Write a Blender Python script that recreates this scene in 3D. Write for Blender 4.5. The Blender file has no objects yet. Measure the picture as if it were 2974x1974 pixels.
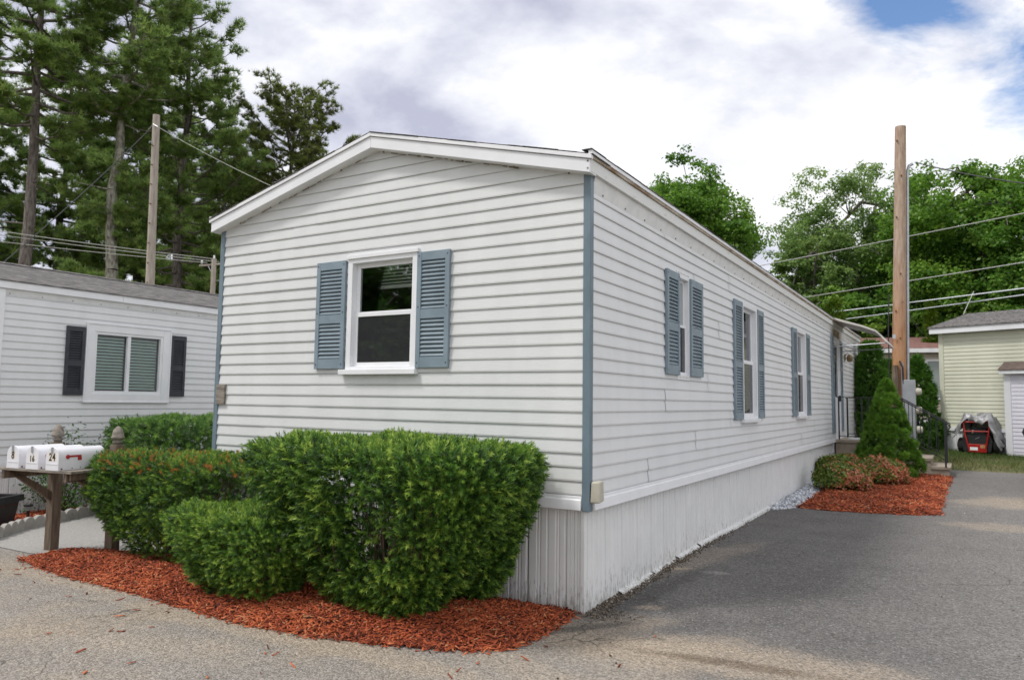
import bpy, bmesh, math, random
import numpy as np
from mathutils import Vector, Matrix
R_ = math.radians
scene = bpy.context.scene
COL = scene.collection

# ------------------------------------------------------------------ camera
CAM = np.array([2.36267, -5.04737, 1.53714])
FW = np.array([-0.51303864, 0.8545418, 0.08092999])
RT = np.array([0.85784503, 0.51372639, 0.01367819])
UP = np.array([0.02988728, -0.07644283, 0.99662593])
FPX = 2168.0
cam_d = bpy.data.cameras.new('camera'); cam = bpy.data.objects.new('camera', cam_d); COL.objects.link(cam)
cam_d.sensor_fit = 'HORIZONTAL'; cam_d.sensor_width = 36; cam_d.lens = FPX / 2974 * 36
cam_d.clip_start = .05; cam_d.clip_end = 2000
cam_d.dof.use_dof = True; cam_d.dof.focus_distance = 5.8; cam_d.dof.aperture_fstop = 3.6
M = Matrix(((RT[0], UP[0], -FW[0], CAM[0]), (RT[1], UP[1], -FW[1], CAM[1]), (RT[2], UP[2], -FW[2], CAM[2]), (0, 0, 0, 1)))
cam.matrix_world = M
scene.camera = cam

# ------------------------------------------------------------------ sky, sun, exposure
SUN = Vector((-.40, -.42, .86)).normalized()      # towards the veiled sun
world = bpy.data.worlds.new('World'); scene.world = world; world.use_nodes = True
wn, wl = world.node_tree.nodes, world.node_tree.links
wn.clear()
def N(nodes, t, **kw):
    n = nodes.new(t)
    for k, v in kw.items():
        if k in ('inputs',):
            for a, b in v.items(): n.inputs[a].default_value = b
        else: setattr(n, k, v)
    return n
out = N(wn, 'ShaderNodeOutputWorld')
sky = N(wn, 'ShaderNodeTexSky', sky_type='NISHITA')
sky.sun_disc = False
sky.sun_elevation = math.asin(SUN.z); sky.sun_rotation = math.atan2(SUN.x, SUN.y)
sky.air_density = 1.0; sky.dust_density = 0.2; sky.ozone_density = 5.0
bg1 = N(wn, 'ShaderNodeBackground', inputs={'Strength': .13}); wl.new(sky.outputs[0], bg1.inputs['Color'])
tc = N(wn, 'ShaderNodeTexCoord')
sep = N(wn, 'ShaderNodeSeparateXYZ'); wl.new(tc.outputs['Generated'], sep.inputs[0])
zz = N(wn, 'ShaderNodeMath', operation='MAXIMUM', inputs={1: 0.0}); wl.new(sep.outputs['Z'], zz.inputs[0])
za = N(wn, 'ShaderNodeMath', operation='ADD', inputs={1: .22}); wl.new(zz.outputs[0], za.inputs[0])
dv = N(wn, 'ShaderNodeVectorMath', operation='DIVIDE')
cb = N(wn, 'ShaderNodeCombineXYZ'); 
for i in range(3): wl.new(za.outputs[0], cb.inputs[i])
wl.new(tc.outputs['Generated'], dv.inputs[0]); wl.new(cb.outputs[0], dv.inputs[1])
nd_ = N(wn, 'ShaderNodeVectorMath', operation='NORMALIZE'); wl.new(tc.outputs['Generated'], nd_.inputs[0])
def wnoise(scale, detail, rough, off, dist=0.0):
    mp = N(wn, 'ShaderNodeMapping'); mp.inputs['Location'].default_value = off
    mp.inputs['Scale'].default_value = (1, 1, 2.1); wl.new(nd_.outputs[0], mp.inputs['Vector'])
    n = N(wn, 'ShaderNodeTexNoise', inputs={'Scale': scale, 'Detail': detail, 'Roughness': rough, 'Distortion': dist})
    wl.new(mp.outputs[0], n.inputs['Vector']); return n
def lobe(d, p):      # soft directional patch of the cloud field, 0..1
    dn = N(wn, 'ShaderNodeVectorMath', operation='NORMALIZE'); wl.new(tc.outputs['Generated'], dn.inputs[0])
    dt = N(wn, 'ShaderNodeVectorMath', operation='DOT_PRODUCT'); wl.new(dn.outputs[0], dt.inputs[0])
    dt.inputs[1].default_value = Vector(d).normalized()
    m0 = N(wn, 'ShaderNodeMath', operation='MAXIMUM', inputs={1: 0.0}); wl.new(dt.outputs['Value'], m0.inputs[0])
    pw = N(wn, 'ShaderNodeMath', operation='POWER', inputs={1: p}); wl.new(m0.outputs[0], pw.inputs[0]); return pw
def pxdir(x, y, k=2974 / 2362): return FW + RT * ((x * k - 1487) / FPX) - UP * ((y * k - 987) / FPX)
def wmath(op, a, b):
    m = N(wn, 'ShaderNodeMath', operation=op)
    for i, s in enumerate((a, b)):
        if isinstance(s, (int, float)): m.inputs[i].default_value = s
        else: wl.new(s, m.inputs[i])
    return m.outputs[0]
def wramp(fac, stops):
    r = N(wn, 'ShaderNodeValToRGB'); e = r.color_ramp.elements
    while len(e) < len(stops): e.new(.5)
    for el, (p, c) in zip(e, stops): el.position = p; el.color = (*c, 1)
    wl.new(fac, r.inputs[0]); return r.outputs[0]
n1 = wnoise(5.5, 8, .62, (3.1, 1.7, 0), .25)
n2 = wnoise(3.4, 8, .56, (7.4, 2.2, .6), .15)
# cover: the overcast opens where the photograph's does (upper right)
gap = wmath('ADD', wmath('MULTIPLY', lobe(pxdir(2110, -35), 380).outputs[0], .44), wmath('MULTIPLY', lobe(pxdir(2390, 190), 380).outputs[0], .42))
cov = wmath('SUBTRACT', wmath('ADD', wmath('MULTIPLY', wmath('SUBTRACT', n1.outputs['Fac'], .5), 1.0), .68), gap)
cover = wramp(cov, [(.28, (0, 0, 0)), (.50, (1, 1, 1))])
dark = wmath('ADD', wmath('MULTIPLY', lobe(pxdir(520, 60), 5).outputs[0], .19), wmath('MULTIPLY', lobe(pxdir(620, 250), 40).outputs[0], .06))
shade = wmath('SUBTRACT', wmath('ADD', n2.outputs['Fac'], .10), dark)
ccol = wramp(shade, [(.33, (.42, .435, .54)), (.45, (.59, .605, .69)), (.55, (.77, .78, .82)), (.68, (.91, .91, .91))])
bg2 = N(wn, 'ShaderNodeBackground', inputs={'Strength': .92}); wl.new(ccol, bg2.inputs['Color'])
mx = N(wn, 'ShaderNodeMixShader'); wl.new(cover, mx.inputs[0]); wl.new(bg1.outputs[0], mx.inputs[1]); wl.new(bg2.outputs[0], mx.inputs[2])
wl.new(mx.outputs[0], out.inputs['Surface'])
sd = bpy.data.lights.new('sun', 'SUN'); sd.energy = 1.6; sd.angle = R_(10); sd.color = (1, .965, .91)
so = bpy.data.objects.new('sun', sd); COL.objects.link(so); so.rotation_euler = SUN.to_track_quat('Z', 'Y').to_euler(); so.location = (-20, -15, 30)
vs = scene.view_settings; vs.view_transform = 'Standard'; vs.look = 'None'; vs.exposure = 0.5; vs.gamma = 1; vs.use_curve_mapping = False

# ------------------------------------------------------------------ photo pixel -> point (2362 px wide view of the photo)
def ray(x, y): return pxdir(x, y)
def at_d(x, y, d): return Vector(CAM + ray(x, y) * d)
def above(x, y, base):      # the point seen at pixel (x, y) that stands at base's distance
    d = ray(x, y); h = np.array([FW[0], FW[1], 0.]); return Vector(CAM + d * (((base.x - CAM[0]) * h[0] + (base.y - CAM[1]) * h[1]) / (d @ h)))
def ss(a, b, v):
    t = np.clip((v - a) / (b - a), 0, 1); return t * t * (3 - 2 * t)
def gz(x, y):        # height of the ground
    x = np.asarray(x, float); y = np.asarray(y, float)
    return (.05 * ss(0, 3, y) + .07 * ss(5, 12, y) + .25 * ss(14, 19, y)) * ss(-7, -1, x) - .1 * ss(0, 6, -x) + .35 * ss(24, 60, y)
def gp(x, y):        # pixel on the ground
    d = ray(x, y); t = 1.0
    z = 0.
    for _ in range(30):
        t = (z - CAM[2]) / d[2]; p = CAM + d * t; z = float(gz(p[0], p[1]))
    return Vector(p)

# ------------------------------------------------------------------ materials
def mat(name, col, rough=.6, col2=None, scale=6., detail=5, vec=(1, 1, 1), bump=0., bscale=40., bvec=None, spec=.5, metal=0., lo=.35, hi=.65, coord='Object', attr=None, attr_cols=None, trans=0., island=0., bdist=.01):
    m = bpy.data.materials.new(name); m.use_nodes = True
    nd, lk = m.node_tree.nodes, m.node_tree.links
    b = nd['Principled BSDF']; b.inputs['Roughness'].default_value = rough
    b.inputs['Specular IOR Level'].default_value = spec; b.inputs['Metallic'].default_value = metal
    t = N(nd, 'ShaderNodeTexCoord')
    def mapped(v):
        mp = N(nd, 'ShaderNodeMapping'); mp.inputs['Scale'].default_value = v
        lk.new(t.outputs[coord], mp.inputs['Vector']); return mp.outputs[0]
    c = None
    if attr:
        a = N(nd, 'ShaderNodeAttribute', attribute_name=attr)
        r = N(nd, 'ShaderNodeValToRGB'); e = r.color_ramp.elements
        while len(e) < len(attr_cols): e.new(.5)
        for el, (p, cc) in zip(e, attr_cols): el.position = p; el.color = (*cc, 1)
        lk.new(a.outputs['Fac'], r.inputs[0]); c = r.outputs[0]
    elif col2:
        n = N(nd, 'ShaderNodeTexNoise', inputs={'Scale': scale, 'Detail': detail, 'Roughness': .6}); lk.new(mapped(vec), n.inputs['Vector'])
        r = N(nd, 'ShaderNodeValToRGB'); e = r.color_ramp.elements
        e[0].position = lo; e[1].position = hi; e[0].color = (*col, 1); e[1].color = (*col2, 1)
        lk.new(n.outputs['Fac'], r.inputs[0]); c = r.outputs[0]
    if island:
        g = N(nd, 'ShaderNodeNewGeometry'); hv = N(nd, 'ShaderNodeHueSaturation')
        mr = N(nd, 'ShaderNodeMapRange', inputs={'To Min': 1 - island, 'To Max': 1 + island}); lk.new(g.outputs['Random Per Island'], mr.inputs['Value'])
        lk.new(mr.outputs[0], hv.inputs['Value'])
        if c is None: hv.inputs['Color'].default_value = (*col, 1)
        else: lk.new(c, hv.inputs['Color'])
        c = hv.outputs[0]
    if c is None: b.inputs['Base Color'].default_value = (*col, 1)
    else: lk.new(c, b.inputs['Base Color'])
    if bump:
        n = N(nd, 'ShaderNodeTexNoise', inputs={'Scale': bscale, 'Detail': 4, 'Roughness': .6}); lk.new(mapped(bvec or vec), n.inputs['Vector'])
        bp = N(nd, 'ShaderNodeBump', inputs={'Strength': bump, 'Distance': bdist}); lk.new(n.outputs['Fac'], bp.inputs['Height']); lk.new(bp.outputs[0], b.inputs['Normal'])
    if trans:
        tr = N(nd, 'ShaderNodeBsdfTranslucent'); mix = N(nd, 'ShaderNodeMixShader', inputs={0: trans})
        if c is None: tr.inputs['Color'].default_value = (*col, 1)
        else: lk.new(c, tr.inputs['Color'])
        o = nd['Material Output']; lk.new(b.outputs[0], mix.inputs[1]); lk.new(tr.outputs[0], mix.inputs[2]); lk.new(mix.outputs[0], o.inputs['Surface'])
    return m
def glass(name, tint=(.02, .025, .025), refl=.10, alpha=.55):
    m = bpy.data.materials.new(name); m.use_nodes = True; nd, lk = m.node_tree.nodes, m.node_tree.links; nd.clear()
    o = N(nd, 'ShaderNodeOutputMaterial'); gl = N(nd, 'ShaderNodeBsdfGlossy', inputs={'Roughness': .02}); gl.inputs['Color'].default_value = (.95, .97, 1, 1)
    tr = N(nd, 'ShaderNodeBsdfTransparent'); tr.inputs['Color'].default_value = (alpha, alpha * 1.02, alpha, 1)
    fr = N(nd, 'ShaderNodeFresnel', inputs={'IOR': 1.5}); ad = N(nd, 'ShaderNodeMath', operation='ADD', inputs={1: refl}); lk.new(fr.outputs[0], ad.inputs[0])
    mi = N(nd, 'ShaderNodeMixShader'); lk.new(ad.outputs[0], mi.inputs[0]); lk.new(tr.outputs[0], mi.inputs[1]); lk.new(gl.outputs[0], mi.inputs[2]); lk.new(mi.outputs[0], o.inputs['Surface'])
    return m
def screen_mat():    # glass behind a grey insect screen, sky reflection mixed in as flat grey
    m = glass('screened_hazed_glass', alpha=.6, refl=.05); nd, lk = m.node_tree.nodes, m.node_tree.links; o = [n for n in nd if n.type == 'OUTPUT_MATERIAL'][0]; src = o.inputs['Surface'].links[0].from_socket
    d = N(nd, 'ShaderNodeBsdfDiffuse'); d.inputs['Color'].default_value = (.085, .085, .095, 1); x = N(nd, 'ShaderNodeMixShader', inputs={0: .32}); lk.new(src, x.inputs[1]); lk.new(d.outputs[0], x.inputs[2]); lk.new(x.outputs[0], o.inputs['Surface']); return m
MT = {}
def pole_mat():      # bleached towards the top, resin-orange near the foot
    m = mat('pole_wood_orange', (.34, .125, .035), .8, (.47, .25, .12), 3.2, vec=(2.5, 2.5, .7), bump=.4, bscale=25, bvec=(3, 3, .3), lo=.3, hi=.6); nd, lk = m.node_tree.nodes, m.node_tree.links
    b = nd['Principled BSDF']; src = b.inputs['Base Color'].links[0].from_socket; t = N(nd, 'ShaderNodeTexCoord'); sp = N(nd, 'ShaderNodeSeparateXYZ'); lk.new(t.outputs['Object'], sp.inputs[0])
    k = N(nd, 'ShaderNodeMapRange', inputs={'From Min': 2.2, 'From Max': 5.2}); lk.new(sp.outputs['Z'], k.inputs['Value'])
    mp = N(nd, 'ShaderNodeMapping'); mp.inputs['Scale'].default_value = (3, 3, .5); lk.new(t.outputs['Object'], mp.inputs['Vector']); n = N(nd, 'ShaderNodeTexNoise', inputs={'Scale': 6., 'Detail': 5}); lk.new(mp.outputs[0], n.inputs['Vector'])
    r = N(nd, 'ShaderNodeValToRGB'); r.color_ramp.elements[0].position = .35; r.color_ramp.elements[1].position = .65; r.color_ramp.elements[0].color = (.33, .225, .16, 1); r.color_ramp.elements[1].color = (.47, .36, .28, 1); lk.new(n.outputs['Fac'], r.inputs[0])
    mx_ = N(nd, 'ShaderNodeMix', data_type='RGBA'); lk.new(k.outputs[0], mx_.inputs['Factor']); lk.new(src, mx_.inputs['A']); lk.new(r.outputs[0], mx_.inputs['B']); lk.new(mx_.outputs['Result'], b.inputs['Base Color']); return m
MT['siding'] = mat('vinyl_siding', (.69, .70, .715), .55, (.735, .745, .76), 2.2, vec=(1.6, 1.6, .5), lo=.3, hi=.6, bump=.22, bscale=9, bvec=(1, 1, 13), bdist=.006)
MT['siding_sun_offset'] = mat('vinyl_siding_sun_offset', (.61, .622, .625), .55, (.655, .667, .67), 2.2, vec=(1.6, 1.6, .5), lo=.3, hi=.6, bump=.24, bscale=9, bvec=(1, 1, 13), bdist=.006)  # same vinyl as the long wall, colour lowered to offset sun on the gable
MT['white'] = mat('white_trim', (.76, .77, .80), .4, (.82, .825, .85), 4, bump=.03, bscale=30)
MT['soffit'] = mat('soffit_white', (.70, .71, .71), .5, (.78, .78, .78), 6, lo=.4, hi=.55)
MT['stained'] = mat('stained_trim', (.30, .24, .17), .6, (.72, .73, .72), 7, vec=(3, .6, 3), lo=.20, hi=.36)
MT['rust'] = mat('rusty_edge', (.22, .13, .06), .7, (.55, .50, .42), 8, vec=(1, .5, 1), lo=.35, hi=.7)
MT['caulk'] = mat('old_caulk', (.05, .04, .03), .9, (.30, .25, .2), 22)
MT['blue'] = mat('blue_grey_paint', (.188, .245, .29), .42, (.23, .295, .345), 5, bump=.05, bscale=60)
MT['post_blue'] = mat('corner_post_paint', (.120, .168, .205), .45, (.165, .225, .27), 3.5, vec=(2, 2, .8), bump=.08, bscale=50)
MT['black_shutter'] = mat('charcoal_shutter', (.028, .030, .040), .45, (.042, .045, .058), 8)
MT['skirt'] = None
MT['glass'] = glass('window_glass', alpha=.86, refl=.03); MT['glass_n'] = glass('window_glass_teal', alpha=.92, refl=.01)
MT['screen'] = screen_mat()
MT['frost'] = mat('frosted_pane', (.30, .34, .34), .35)
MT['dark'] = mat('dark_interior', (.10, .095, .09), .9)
MT['blind'] = mat('blind_slat', (.85, .85, .80), .5)
MT['blind_teal'] = mat('blind_slat_teal', (.62, .80, .76), .5)
MT['shingle'] = mat('roof_shingles', (.065, .060, .062), .95, (.235, .222, .215), 7, detail=9, vec=(3.2, .8, 3.2), bump=.9, bscale=22, bvec=(3, .8, 3), lo=.38, hi=.62, bdist=.03)
MT['shingle_brown'] = mat('roof_shingles_brown', (.10, .075, .065), .95, (.2, .15, .13), 14, vec=(.7, 1, 3), bump=.6, bscale=30)
MT['shingle_red'] = mat('roof_shingles_red', (.17, .085, .075), .95, (.26, .14, .12), 10, vec=(.5, 1, 3), bump=.5, bscale=30)
MT['wood'] = mat('weathered_wood', (.085, .058, .040), .85, (.20, .155, .115), 9, vec=(3, 3, .5), bump=.5, bscale=30, bvec=(3, 3, .35), lo=.3, hi=.7)
MT['wood_grey'] = mat('grey_wood', (.15, .13, .11), .85, (.30, .265, .225), 9, vec=(.5, 3, 3), bump=.5, bscale=30, bvec=(.4, 3, 3))
MT['pole_wood'] = mat('pole_wood_pale', (.30, .255, .22), .85, (.44, .39, .345), 5, vec=(3, 3, .4), bump=.4, bscale=30, bvec=(3, 3, .3))
MT['resin_wood'] = mat('resin_wood', (.30, .11, .03), .8, (.47, .25, .12), 3.2, vec=(2.5, 2.5, .7), bump=.4, bscale=25, bvec=(3, 3, .3), lo=.3, hi=.6)
MT['pole_orange'] = pole_mat()
MT['metal'] = mat('galvanised_metal', (.40, .42, .45), .4, (.5, .52, .55), 9, metal=.6)
MT['grey_box'] = mat('grey_enamel', (.28, .30, .32), .45, (.34, .36, .38), 6)
MT['black_iron'] = mat('black_iron', (.012, .013, .017), .4)
MT['black'] = mat('black_plastic', (.014, .015, .017), .5, (.025, .026, .028), 12, bump=.1)
MT['rubber'] = mat('rubber', (.012, .012, .012), .9)
MT['red'] = mat('red_enamel', (.30, .012, .010), .35, (.38, .02, .016), 8)
MT['red_dull'] = mat('faded_red', (.33, .02, .025), .5, (.42, .04, .04), 18)
MT['mailbox'] = mat('mailbox_white', (.74, .74, .78), .35, (.80, .80, .84), 6)
MT['rustdot'] = mat('rust', (.16, .06, .02), .9)
MT['tarp'] = mat('silver_tarp', (.22, .22, .23), .45, (.46, .46, .47), 5, metal=.2, bump=.3, bscale=14)
MT['concrete'] = mat('concrete', (.30, .25, .20), .9, (.42, .36, .29), 5, bump=.3, bscale=60)
MT['concrete_grey'] = mat('edging_concrete', (.30, .28, .26), .95, (.42, .40, .37), 7, bump=.5, bscale=70)
MT['green_siding'] = mat('pale_green_siding', (.58, .585, .47), .55, (.64, .645, .53), 2)
MT['beige_siding'] = mat('beige_siding', (.44, .385, .34), .6, (.49, .43, .38), 2)
MT['lav_siding'] = mat('white_siding_shed', (.70, .69, .77), .5, (.75, .74, .82), 2)
MT['bark'] = mat('pine_bark', (.075, .058, .05), .95, (.23, .20, .185), 6, vec=(2, 2, .5), bump=.8, bscale=12, bvec=(2, 2, .5), bdist=.04)
MT['bark_grey'] = mat('lichen_bark', (.10, .085, .07), .95, (.40, .39, .33), 4, vec=(2, 2, .8), bump=.8, bscale=10, bdist=.04)
MT['twig'] = mat('twig_bark', (.075, .05, .035), .9, (.15, .10, .07), 20)
MT['yew'] = mat('yew_needles', (0, 0, 0), .42, attr='tint', attr_cols=[(0, (.016, .046, .009)), (.35, (.055, .145, .020)), (.7, (.16, .30, .040)), (1, (.35, .49, .08))], trans=.33, spec=.35)
MT['yew_dark'] = mat('yew_needles_dark', (0, 0, 0), .42, attr='tint', attr_cols=[(0, (.018, .050, .008)), (.4, (.055, .14, .017)), (.75, (.13, .26, .028)), (.96, (.27, .39, .045)), (1, (.42, .17, .035))], trans=.33, spec=.35)
MT['box'] = mat('boxwood_leaves', (0, 0, 0), .4, attr='tint', attr_cols=[(0, (.03, .08, .014)), (.5, (.085, .20, .026)), (1, (.19, .34, .045))], trans=.25)
MT['azalea'] = mat('azalea_leaves', (0, 0, 0), .45, attr='tint', attr_cols=[(0, (.04, .085, .012)), (.35, (.13, .21, .022)), (.58, (.28, .33, .04)), (.62, (.42, .13, .04)), (.85, (.56, .19, .09)), (1, (.66, .26, .20))], trans=.25)
MT['azalea_g'] = mat('azalea_leaves_green', (0, 0, 0), .45, attr='tint', attr_cols=[(0, (.04, .085, .012)), (.4, (.13, .21, .022)), (.84, (.28, .34, .04)), (.88, (.40, .14, .05)), (1, (.5, .2, .1))], trans=.25)
MT['spruce'] = mat('spruce_needles', (0, 0, 0), .5, attr='tint', attr_cols=[(0, (.05, .13, .015)), (.5, (.16, .33, .04)), (1, (.30, .48, .07))], trans=.35)
MT['arbor'] = mat('arborvitae_foliage', (0, 0, 0), .55, attr='tint', attr_cols=[(0, (.035, .11, .014)), (.5, (.095, .23, .026)), (1, (.19, .35, .045))], trans=.2)
MT['arbor_y'] = mat('yellow_conifer_foliage', (0, 0, 0), .55, attr='tint', attr_cols=[(0, (.05, .10, .006)), (.5, (.12, .21, .012)), (1, (.22, .30, .02))], trans=.2)
MT['pine'] = mat('pine_needles', (0, 0, 0), .55, attr='tint', attr_cols=[(0, (.10, .19, .045)), (.5, (.225, .335, .085)), (1, (.38, .47, .135))], trans=.45)
MT['pine2'] = mat('pitch_pine_needles', (0, 0, 0), .55, attr='tint', attr_cols=[(0, (.085, .12, .028)), (.5, (.175, .22, .052)), (1, (.29, .33, .08))], trans=.45)
MT['leaf'] = mat('maple_leaves', (0, 0, 0), .5, attr='tint', attr_cols=[(0, (.055, .15, .022)), (.5, (.135, .29, .042)), (1, (.27, .42, .07))], trans=.5)
MT['leaf2'] = mat('locust_leaves', (0, 0, 0), .5, attr='tint', attr_cols=[(0, (.09, .175, .042)), (.5, (.205, .33, .085)), (1, (.33, .45, .13))], trans=.5)
MT['leaf3'] = mat('bright_leaves', (0, 0, 0), .5, attr='tint', attr_cols=[(0, (.07, .175, .02)), (.5, (.16, .32, .038)), (1, (.28, .45, .065))], trans=.5)
MT['grass'] = mat('grass_blades', (0, 0, 0), .6, attr='tint', attr_cols=[(0, (.04, .085, .015)), (.55, (.11, .17, .03)), (.8, (.22, .20, .07)), (1, (.32, .25, .13))], trans=.25)
MT['mulch'] = mat('red_mulch_chips', (0, 0, 0), .85, attr='tint', attr_cols=[(0, (.06, .014, .006)), (.4, (.29, .052, .016)), (.8, (.52, .12, .038)), (.95, (.60, .20, .085)), (1, (.5, .23, .11))])
MT['mulch_base'] = mat('mulch_soil', (.035, .010, .005), .95, (.22, .04, .014), 45, bump=.8, bscale=60)
MT['pebble'] = mat('white_pebbles', (0, 0, 0), .7, attr='tint', attr_cols=[(0, (.20, .22, .26)), (.4, (.45, .47, .52)), (1, (.80, .82, .86))])
MT['wire'] = mat('wire_aluminium', (.38, .38, .36), .5)
MT['wire_dark'] = mat('wire_black', (.05, .05, .055), .6)
MT['ground'] = mat('soil_and_grass', (.07, .10, .03), .95, (.20, .16, .085), 1.2, bump=.4, bscale=30)
MT['number_black'] = mat('number_black', (.012, .012, .012), .5)
MT['number_gold'] = mat('number_gold', (.75, .58, .28), .5)
MT['lens_white'] = mat('lamp_grey', (.42, .40, .33), .5, (.5, .48, .4), 9)
MT['car_paint'] = mat('car_paint_dark', (.02, .025, .03), .25)
MT['car_glass'] = mat('car_glass_dark', (.015, .017, .02), .05, spec=.8)
MT['mirror'] = mat('mirror_glass', (.75, .76, .76), .06, metal=1.)
MT['awning'] = mat('awning_metal', (.42, .40, .37), .5, (.55, .53, .49), 6)
MT['brass'] = mat('old_brass', (.25, .19, .10), .45, metal=.5)

def skirt_mat():
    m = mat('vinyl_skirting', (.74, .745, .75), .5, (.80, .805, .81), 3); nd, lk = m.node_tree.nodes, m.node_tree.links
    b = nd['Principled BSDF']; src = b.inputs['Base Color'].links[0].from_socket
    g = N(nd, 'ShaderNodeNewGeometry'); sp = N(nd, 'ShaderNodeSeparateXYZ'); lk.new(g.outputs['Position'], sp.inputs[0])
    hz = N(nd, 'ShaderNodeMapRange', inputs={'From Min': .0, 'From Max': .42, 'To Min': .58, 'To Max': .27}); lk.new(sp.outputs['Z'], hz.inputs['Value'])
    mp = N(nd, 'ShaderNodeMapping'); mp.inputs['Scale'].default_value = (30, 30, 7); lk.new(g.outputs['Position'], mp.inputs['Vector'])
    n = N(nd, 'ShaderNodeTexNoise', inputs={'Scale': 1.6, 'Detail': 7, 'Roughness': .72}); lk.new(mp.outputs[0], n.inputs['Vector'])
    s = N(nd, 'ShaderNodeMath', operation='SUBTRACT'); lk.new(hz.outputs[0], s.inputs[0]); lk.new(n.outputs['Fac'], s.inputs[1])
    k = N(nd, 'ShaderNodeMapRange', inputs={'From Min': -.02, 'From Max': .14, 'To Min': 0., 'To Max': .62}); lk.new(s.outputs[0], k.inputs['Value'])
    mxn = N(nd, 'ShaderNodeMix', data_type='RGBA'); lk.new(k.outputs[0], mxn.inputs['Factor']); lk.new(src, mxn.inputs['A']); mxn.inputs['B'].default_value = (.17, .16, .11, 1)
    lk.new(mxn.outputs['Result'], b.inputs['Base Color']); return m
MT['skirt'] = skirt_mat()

def asphalt_mat():
    m = bpy.data.materials.new('asphalt'); m.use_nodes = True; nd, lk = m.node_tree.nodes, m.node_tree.links
    b = nd['Principled BSDF']; b.inputs['Roughness'].default_value = .9; b.inputs['Specular IOR Level'].default_value = .3
    g = N(nd, 'ShaderNodeNewGeometry'); P = g.outputs['Position']
    def noise(scale, detail=4, rough=.6, off=(0, 0, 0), vec=(1, 1, 1), dist=0):
        mp = N(nd, 'ShaderNodeMapping'); mp.inputs['Location'].default_value = off; mp.inputs['Scale'].default_value = vec; lk.new(P, mp.inputs['Vector'])
        n = N(nd, 'ShaderNodeTexNoise', inputs={'Scale': scale, 'Detail': detail, 'Roughness': rough, 'Distortion': dist}); lk.new(mp.outputs[0], n.inputs['Vector']); return n.outputs['Fac']
    def mth(op, a, c, d=None):
        q = N(nd, 'ShaderNodeMath', operation=op)
        for i, s in enumerate((a, c, d)):
            if s is None: continue
            if isinstance(s, (int, float)): q.inputs[i].default_value = s
            else: lk.new(s, q.inputs[i])
        return q.outputs[0]
    def rng(v, a, c, lo=0., hi=1.):
        q = N(nd, 'ShaderNodeMapRange', interpolation_type='SMOOTHSTEP', inputs={'From Min': a, 'From Max': c, 'To Min': lo, 'To Max': hi}); lk.new(v, q.inputs['Value']); return q.outputs[0]
    def mixc(f, a, c, mode='MIX'):
        q = N(nd, 'ShaderNodeMix', data_type='RGBA', blend_type=mode)
        for s, k in ((f, 'Factor'), (a, 'A'), (c, 'B')):
            if isinstance(s, (int, float)): q.inputs[k].default_value = s
            elif isinstance(s, tuple): q.inputs[k].default_value = (*s, 1)
            else: lk.new(s, q.inputs[k])
        return q.outputs['Result']
    sp = N(nd, 'ShaderNodeSeparateXYZ'); lk.new(P, sp.inputs[0]); X, Y = sp.outputs['X'], sp.outputs['Y']
    wob = mth('MULTIPLY', mth('SUBTRACT', noise(1.3, 5, .6), .5), 1.1)
    # newer dark driveway beside the home, older pale road in front
    yy = mth('ADD', mth('ADD', Y, wob), mth('MULTIPLY', mth('SUBTRACT', X, .0), .42))
    drive = mth('MULTIPLY', rng(yy, -.75, .35), rng(mth('ADD', X, mth('MULTIPLY', wob, .2)), -.5, .1))
    road = mixc(noise(2.2, 6, .65, (3, 1, 0)), (.225, .205, .185), (.33, .30, .265))
    road = mixc(rng(noise(.9, 5, .6, (9, 4, 0)), .44, .66), road, (.32, .27, .215))
    dk = mixc(noise(1.6, 6, .65, (1, 8, 0)), (.085, .081, .079), (.185, .177, .170))
    fr = rng(mth('ADD', X, mth('MULTIPLY', wob, .9)), 1.2, 3.2)  # home's shadow put into the colour: driveway darker along the long wall
    dk = mixc(mth('MULTIPLY', fr, .65), dk, (.225, .215, .205))
    c = mixc(drive, road, dk)
    def blob(cx, cy, rx, ry, rot=0, edge=.6, k=.55, sc=2.5, off=0.):
        mp = N(nd, 'ShaderNodeMapping', vector_type='TEXTURE'); mp.inputs['Location'].default_value = (cx, cy, 0); mp.inputs['Rotation'].default_value = (0, 0, rot); mp.inputs['Scale'].default_value = (rx, ry, 1)
        sz = N(nd, 'ShaderNodeCombineXYZ'); lk.new(X, sz.inputs[0]); lk.new(Y, sz.inputs[1]); lk.new(sz.outputs[0], mp.inputs['Vector'])
        ln = N(nd, 'ShaderNodeVectorMath', operation='LENGTH'); lk.new(mp.outputs[0], ln.inputs[0])
        d = mth('ADD', ln.outputs['Value'], mth('MULTIPLY', mth('SUBTRACT', noise(sc, 6, .68, (off, off * 2, 0)), .5), k * 4))
        d = mth('ADD', d, mth('MULTIPLY', mth('SUBTRACT', noise(70, 2, .7, (off, 0, 0)), .5), 1.3))
        return rng(d, 1.0 + edge * .5, 1.0 - edge * .5)
    SAND, DIRT, PALE = (.39, .32, .245), (.115, .080, .052), (.30, .285, .265)
    for spec, colr, amt in BLOBS:
        c = mixc(mth('MULTIPLY', blob(*spec), amt), c, {'s': SAND, 'd': DIRT, 'p': PALE, 'k': (.045, .042, .042)}[colr])
    # aggregate
    v = N(nd, 'ShaderNodeTexVoronoi', inputs={'Scale': 95.}); lk.new(P, v.inputs['Vector'])
    vs_ = N(nd, 'ShaderNodeSeparateColor'); lk.new(v.outputs['Color'], vs_.inputs[0])
    agg = N(nd, 'ShaderNodeMapRange', inputs={'To Min': .62, 'To Max': 1.38}); lk.new(vs_.outputs[0], agg.inputs['Value'])
    c = mixc(1., c, agg.outputs[0], 'MULTIPLY')
    bright = rng(vs_.outputs[1], .975, .985)
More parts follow.
